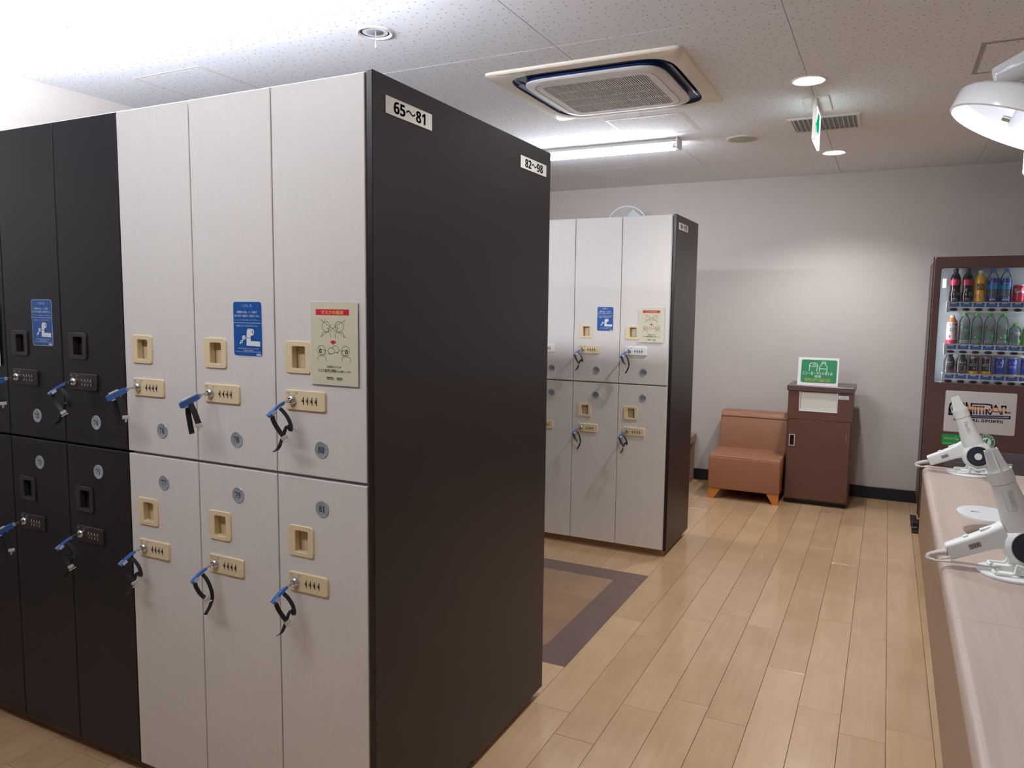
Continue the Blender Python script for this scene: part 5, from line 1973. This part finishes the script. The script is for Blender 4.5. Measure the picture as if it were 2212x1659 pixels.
def dryer_parts():
    out = []
    ctr = Vector((.022, 0, .067))
    ax = Vector((-.375, 0, .927)).normalized()
    RY = Matrix.Translation(ctr) @ Matrix.Rotation(PI / 2, 4, 'X')      # lathe z -> -Y
    mb = MB()
    mb.lathe([(.030, -.037), (.043, -.033), (.0505, -.018), (.0525, 0), (.0505, .018), (.044, .031), (.0385, .036), (.0365, .0355), (.036, .033), (.0005, .033)], 40, 0, RY)
    q = ax.to_track_quat('Z', 'Y').to_matrix().to_4x4()
    q.translation = ctr
    mb.lathe([(.036, 0), (.0350, .05), (.0310, .085), (.0275, .12), (.0250, .149)], 32, 0, q)
    # handle, flattened and tapering
    h0, h1 = Vector((-.020, 0, .086)), Vector((-.1345, 0, .029))
    hd = (h1 - h0).normalized()
    up = Vector((-hd.z, 0, hd.x)) * -1
    if up.z < 0:
        up = -up
    rings = []
    for u, hw, hy in ((0, .030, .022), (.18, .0255, .0205), (.30, .0225, .0195), (.55, .0205, .0185), (.97, .0190, .0170), (1.0, .0172, .0155)):
        p = h0.lerp(h1, u)
        rings.append([p + up * c + Vector((0, s, 0)) for c, s in rrect(-hw, hw, -hy, hy, hw * .35, 3)])
    mb.loft(rings, 0)
    out.append(('body', mb.mesh('body', [MAT['dryer']], 50), []))
    # nozzle: collar, side fins and a rectangular mouth
    mb = MB()
    mb.lathe([(.0255, .1495), (.0268, .150), (.0262, .179), (.0245, .1785), (.0235, .168)], 32, 0, q, (False, False))
    def rect(hx, hy, z, sh=0):
        return [q @ Vector((sh + sx * hx, sy * hy, z)) for sx, sy in ((-1, -1), (1, -1), (1, 1), (-1, 1))]
    mb.loft([rect(.0150, .0205, .160), rect(.0092, .0135, .229), rect(.0078, .0120, .229), rect(.0120, .017, .165)], 0, (False, False))
    for s in (-1, 1):
        mb.loft([[q @ Vector((s * .0248, .0012, .165)), q @ Vector((s * .0248, -.0012, .165)), q @ Vector((0, -.0012, .165)), q @ Vector((0, .0012, .165))],
                 [q @ Vector((s * .0095, .0012, .226)), q @ Vector((s * .0095, -.0012, .226)), q @ Vector((s * .006, -.0012, .226)), q @ Vector((s * .006, .0012, .226))]], 0)
        mb.loft([[q @ Vector((.0012, s * .0248, .165)), q @ Vector((-.0012, s * .0248, .165)), q @ Vector((-.0012, 0, .165)), q @ Vector((.0012, 0, .165))],
                 [q @ Vector((.0012, s * .0140, .222)), q @ Vector((-.0012, s * .0140, .222)), q @ Vector((-.0012, s * .008, .222)), q @ Vector((.0012, s * .008, .222))]], 0)
    mb.lathe([(.0240, .1700), (.0005, .1705)], 24, 0, q, (False, False))
    out.append(('nozzle', mb.mesh('nozzle', [MAT['dryer']], 35), []))
    # round intake grille with slots and a hub
    mb = MB()
    mb.lathe([(.0362, .033), (.0355, .0375), (.030, .0392), (.0005, .0392)], 36, 0, RY)
    for i in range(26):
        a = 2 * PI * i / 26
        M2 = RY @ Matrix.Rotation(a, 4, 'Z')
        mb.box(.0155, .0325, -.0005, .0005, .0390, .0398, 1, 0, M2)
        mb.box(.0235, .0250, -.0018, .0018, .0390, .0397, 1, 0, M2)
    out.append(('intake_grille', mb.mesh('intake_grille', [MAT['dryer_dark'], dm('slot', (58, 64, 84), .5)], 40), [('hub', (lambda m: (m.lathe([(.0128, .0393), (.0122, .0425), (.0005, .0432)], 24, 0, RY), m.mesh('hub', [MAT['dryer']], 50))[1])(MB()))]))
    # switches on the handle
    mb = MB()
    def on_handle(u, off, a, b, c, mat=0, bev=.001):
        p = h0.lerp(h1, u) + up * off
        R = Matrix.Identity(4)
        for i in range(3):
            R[i][0], R[i][1], R[i][2] = hd[i], (0, 1, 0)[i], up[i]
        R.translation = p
        mb.box(-a, a, -b, b, -c, c, mat, bev, R)
    on_handle(.27, .0245, .012, .006, .0035)
    out.append(('switch', mb.mesh('switch', [MAT['dryer']], 40), []))
    mb = MB()
    on_handle(.62, .0212, .006, .005, .0032)
    out.append(('switch', mb.mesh('switch', [MAT['dryer']], 40), []))
    mb = MB()
    p = h0.lerp(h1, .55)
    R = Matrix.Identity(4)
    for i in range(3):
        R[i][0], R[i][1], R[i][2] = (-hd)[i], up[i], (0, -1, 0)[i]
    R.translation = p
    mb.prism(rrect(-.013, .013, -.006, .006, .002), .0178, .0192, 0, R)
    for x in (-.006, 0, .006):
        mb.box(x - .0012, x + .0012, -.004, .004, .0191, .0196, 1, 0, R)
    out.append(('mode_label', mb.mesh('mode_label', [MAT['dryer_grey'], dm('modeink', (104, 92, 88), .5)]), []))
    # embossed word on the barrel
    P = Print(.0003)
    P.text('Nobby', 0, 0, .052, .0170, 0, 1, .0002)
    P.rect(-.028, .022, -.0135, -.0125, 0, 1)
    vs = []
    for x, y, z in P.v:
        a = y / .0285
        r = .0284 + (.0290 - .0268) * max(0, min(1, (x + .03) / .06)) * 1.0 + z + .0004
        # along the barrel from nozzle to body
        L = q @ Vector((0, 0, .108 - x))
        u1 = (q.to_3x3() @ Vector((1, 0, 0)))
        if abs(u1.y) > .5:
            u1 = q.to_3x3() @ Vector((0, 1, 0))
        if u1.x < 0:
            u1 = -u1
        vs.append(tuple(L + (u1 * math.sin(a) + Vector((0, -1, 0)) * math.cos(a)) * r))
    P.v = vs
    out.append(('raised_lettering', P.flat_mesh('raised_lettering', [dm('emboss', (196, 202, 200), .4)]), []))
    # cable with ribbed sleeve
    mb = MB()
    path = [Vector(v) for v in ((-.133, 0, .026), (-.150, 0, .0235), (-.166, -.001, .018), (-.177, -.004, .0125), (-.176, -.009, .0075), (-.162, -.013, .0062))]
    for i in range(len(path) - 1):
        for k in range(5):
            p0 = path[i].lerp(path[i + 1], k / 5)
            p1 = path[i].lerp(path[i + 1], (k + .6) / 5)
            rr = .0082 - .0036 * (i + k / 5) / 5
            mb.cyl(p0, p1, rr, None, 10)
    mb.tube(path, .0040, 8)
    mb.tube([path[-1], Vector((-.130, -.016, .0092)), Vector((-.09, -.019, .0100)), Vector((-.055, -.020, .0085)), Vector((-.030, -.018, .0105))], .0027, 8)
    mb.tube([Vector(v) for v in ((-.126, -.002, .014), (-.146, -.002, .0085), (-.152, -.002, .0040), (-.146, -.002, .0030), (-.124, -.002, .0075))], .0016, 6, closed=True)
    out.append(('cable', mb.mesh('cable', [MAT['cord']], 50), []))
    return out


def stand_parts():
    out = []
    mb = MB()
    mb.lathe([(.0735, .0003), (.0745, .003), (.0735, .0058), (.070, .0065), (.0005, .0065)], 44)
    out.append(('base_disc', mb.mesh('base_disc', [MAT['white_gloss']], 50)))
    mb = MB()
    bar = [(-.042, .0110), (-.0145, .0110), (-.0065, .0150), (-.0040, .0250), (-.0030, .0330), (.004, .0320), (.022, .0075 + .0165), (.040, .0300), (.0475, .0330), (.0485, .0250), (.0500, .0160), (.0580, .0115), (.079, .0105)]
    for s in (-1, 1):
        mb.tube([(x, s * (.0435 if 2 < i < 10 else .047), z) for i, (x, z) in enumerate(bar)], .0036, 8)
    for x in (-.042, .079):
        mb.tube([(x, -.047, .011), (x - .004 if x < 0 else x + .001, -.03, .011), (x, -.018, .011)], .0036, 8)
        mb.tube([(x, .047, .011), (x - .004 if x < 0 else x + .001, .03, .011), (x, .018, .011)], .0036, 8)
    out.append(('cradle', mb.mesh('cradle', [MAT['stand']], 50)))
    mb = MB()
    mb.box(-.036, .062, -.034, .034, .0067, .0125, 0, .002)
    mb.box(-.004, .050, -.0405, -.0385, .010, .0250, 0, .001)
    mb.box(.016, .029, -.0412, -.0404, .0165, .0195, 1)
    mb.box(-.004, .050, .0385, .0405, .010, .0250, 0, .001)
    out.append(('tray', mb.mesh('tray', [MAT['stand'], MAT['dryer_grey']], 40)))
    return out


DP, SP = dryer_parts(), stand_parts()
for x, y, rz, w in ((.300, 3.244, 0.0, 'at the far end of the counter'), (.289, 2.020, 0.06, 'on the counter, cut by the right edge')):
    t = thing('dryer_stand', f'white disc stand with a wire cradle {w}', 'stand', (x, y, CZ + .0003), rz, 'stands under the hair dryers')
    for nm, me in SP:
        link(nm, me, t)
    t = thing('hair_dryer', f'white hair dryer with a dark round grille {w}', 'hair dryer', (x, y, CZ + .0075), rz, 'hair dryers on the counter')
    for nm, me, sub in DP:
        o = link(nm, me, t)
        for n2, m2 in sub:
            link(n2, m2, o)


def oval_plate():
    t = thing('oval_holder', 'empty white oval holder plate with a slot, between the two dryers', 'holder', (.263, 2.375, CZ))
    mb = MB()
    rx, ry, n = .066, .086, 44
    out = [(rx * math.cos(2 * PI * i / n), ry * math.sin(2 * PI * i / n)) for i in range(n)]
    out = [(min(x, .055), y) for x, y in out]
    hole = [(-.020 + .013 * math.cos(2 * PI * i / n), .006 + .009 * math.sin(2 * PI * i / n)) for i in range(n)]
    P3 = lambda pts, z: [(x, y, z) for x, y in pts]
    mb.loft([P3(hole, .0500), P3(out, .0500), P3(out, .0548), P3(hole, .0548)], 0, (False, False), closed=True)
    obj('plate', mb, MAT['white_gloss'], t, angle=40)
    mb = MB()
    mb.box(.0545, .0595, -.036, .036, .0004, .0560, 0, .0015)
    mb.box(.030, .075, -.036, .036, .0003, .0040, 0, .001)
    obj('bracket', mb, MAT['white_gloss'], t)
    mb = MB()
    mb.box(-.034, -.006, -.010, .022, .0455, .0495, 0)
    obj('catch', mb, MAT['latch'], t)


oval_plate()


def counter_lamp():
    c = Vector((.335, 2.70, 1.976))
    t = thing('pendant_lamp', 'glossy white drum lamp with a bright tube under it, cut by the right edge', 'lamp', c)
    R = Matrix.Rotation(0.40, 4, 'Y')
    mb = MB()
    r = .224
    mb.lathe([(r - .006, 0), (r, .003), (r, .056), (r - .010, .070), (r - .030, .077), (.03, .080), (.0005, .080)], 64, 0, R, (False, True))
    mb.lathe([(r - .006, 0), (r - .007, .054), (r - .030, .069), (.0005, .072)], 64, 0, R, (False, True))
    obj('shade', mb, MAT['white_gloss'], t, angle=45)
    mb = MB()
    mb.box(-.060, -.010, -.014, .014, .006, .070, 0, .004, R)
    mb.cyl(R @ Vector((-.058, 0, .022)), R @ Vector((-.082, 0, .022)), .008, None, 14, 1)
    obj('socket', mb, [MAT['white_gloss'], MAT['chrome']], t)
    mb = MB()
    mb.cyl((.020, 0, .035), (.020, 0, -.112), .026, None, 20, 0)
    mb.lathe([(.026, 0), (.020, -.008), (.0005, -.012)], 20, 0, Matrix.Translation((.020, 0, -.112)), (False, True))
    obj('lamp_tube', mb, MAT['pend'], t)
    mb = MB()
    p0, p1 = Vector((-.085, .10, .195)), Vector((.30, .10, .345))
    d = (p1 - p0).normalized()
    q = d.to_track_quat('Z', 'Y').to_matrix().to_4x4()
    q.translation = p0
    mb.lathe([(.020, .003), (.026, .0), (.030, .004), (.060, .24), (.066, .40), (.05, .413), (.0005, .413)], 32, 0, q)
    mb.cyl(R @ Vector((0, .02, .076)), Vector((.06, .10, .26)), .013, None, 12)
    mb.cyl(Vector((.27, .10, .34)), Vector((.27, .10, ZC - c.z - .0006)), .016, None, 14)
    mb.lathe([(.05, 0), (.05, -.006), (.02, -.02)], 24, 0, Matrix.Translation((.27, .10, ZC - c.z - .0006)), (True, True))
    obj('arm', mb, MAT['white_gloss'], t, angle=45)


counter_lamp()
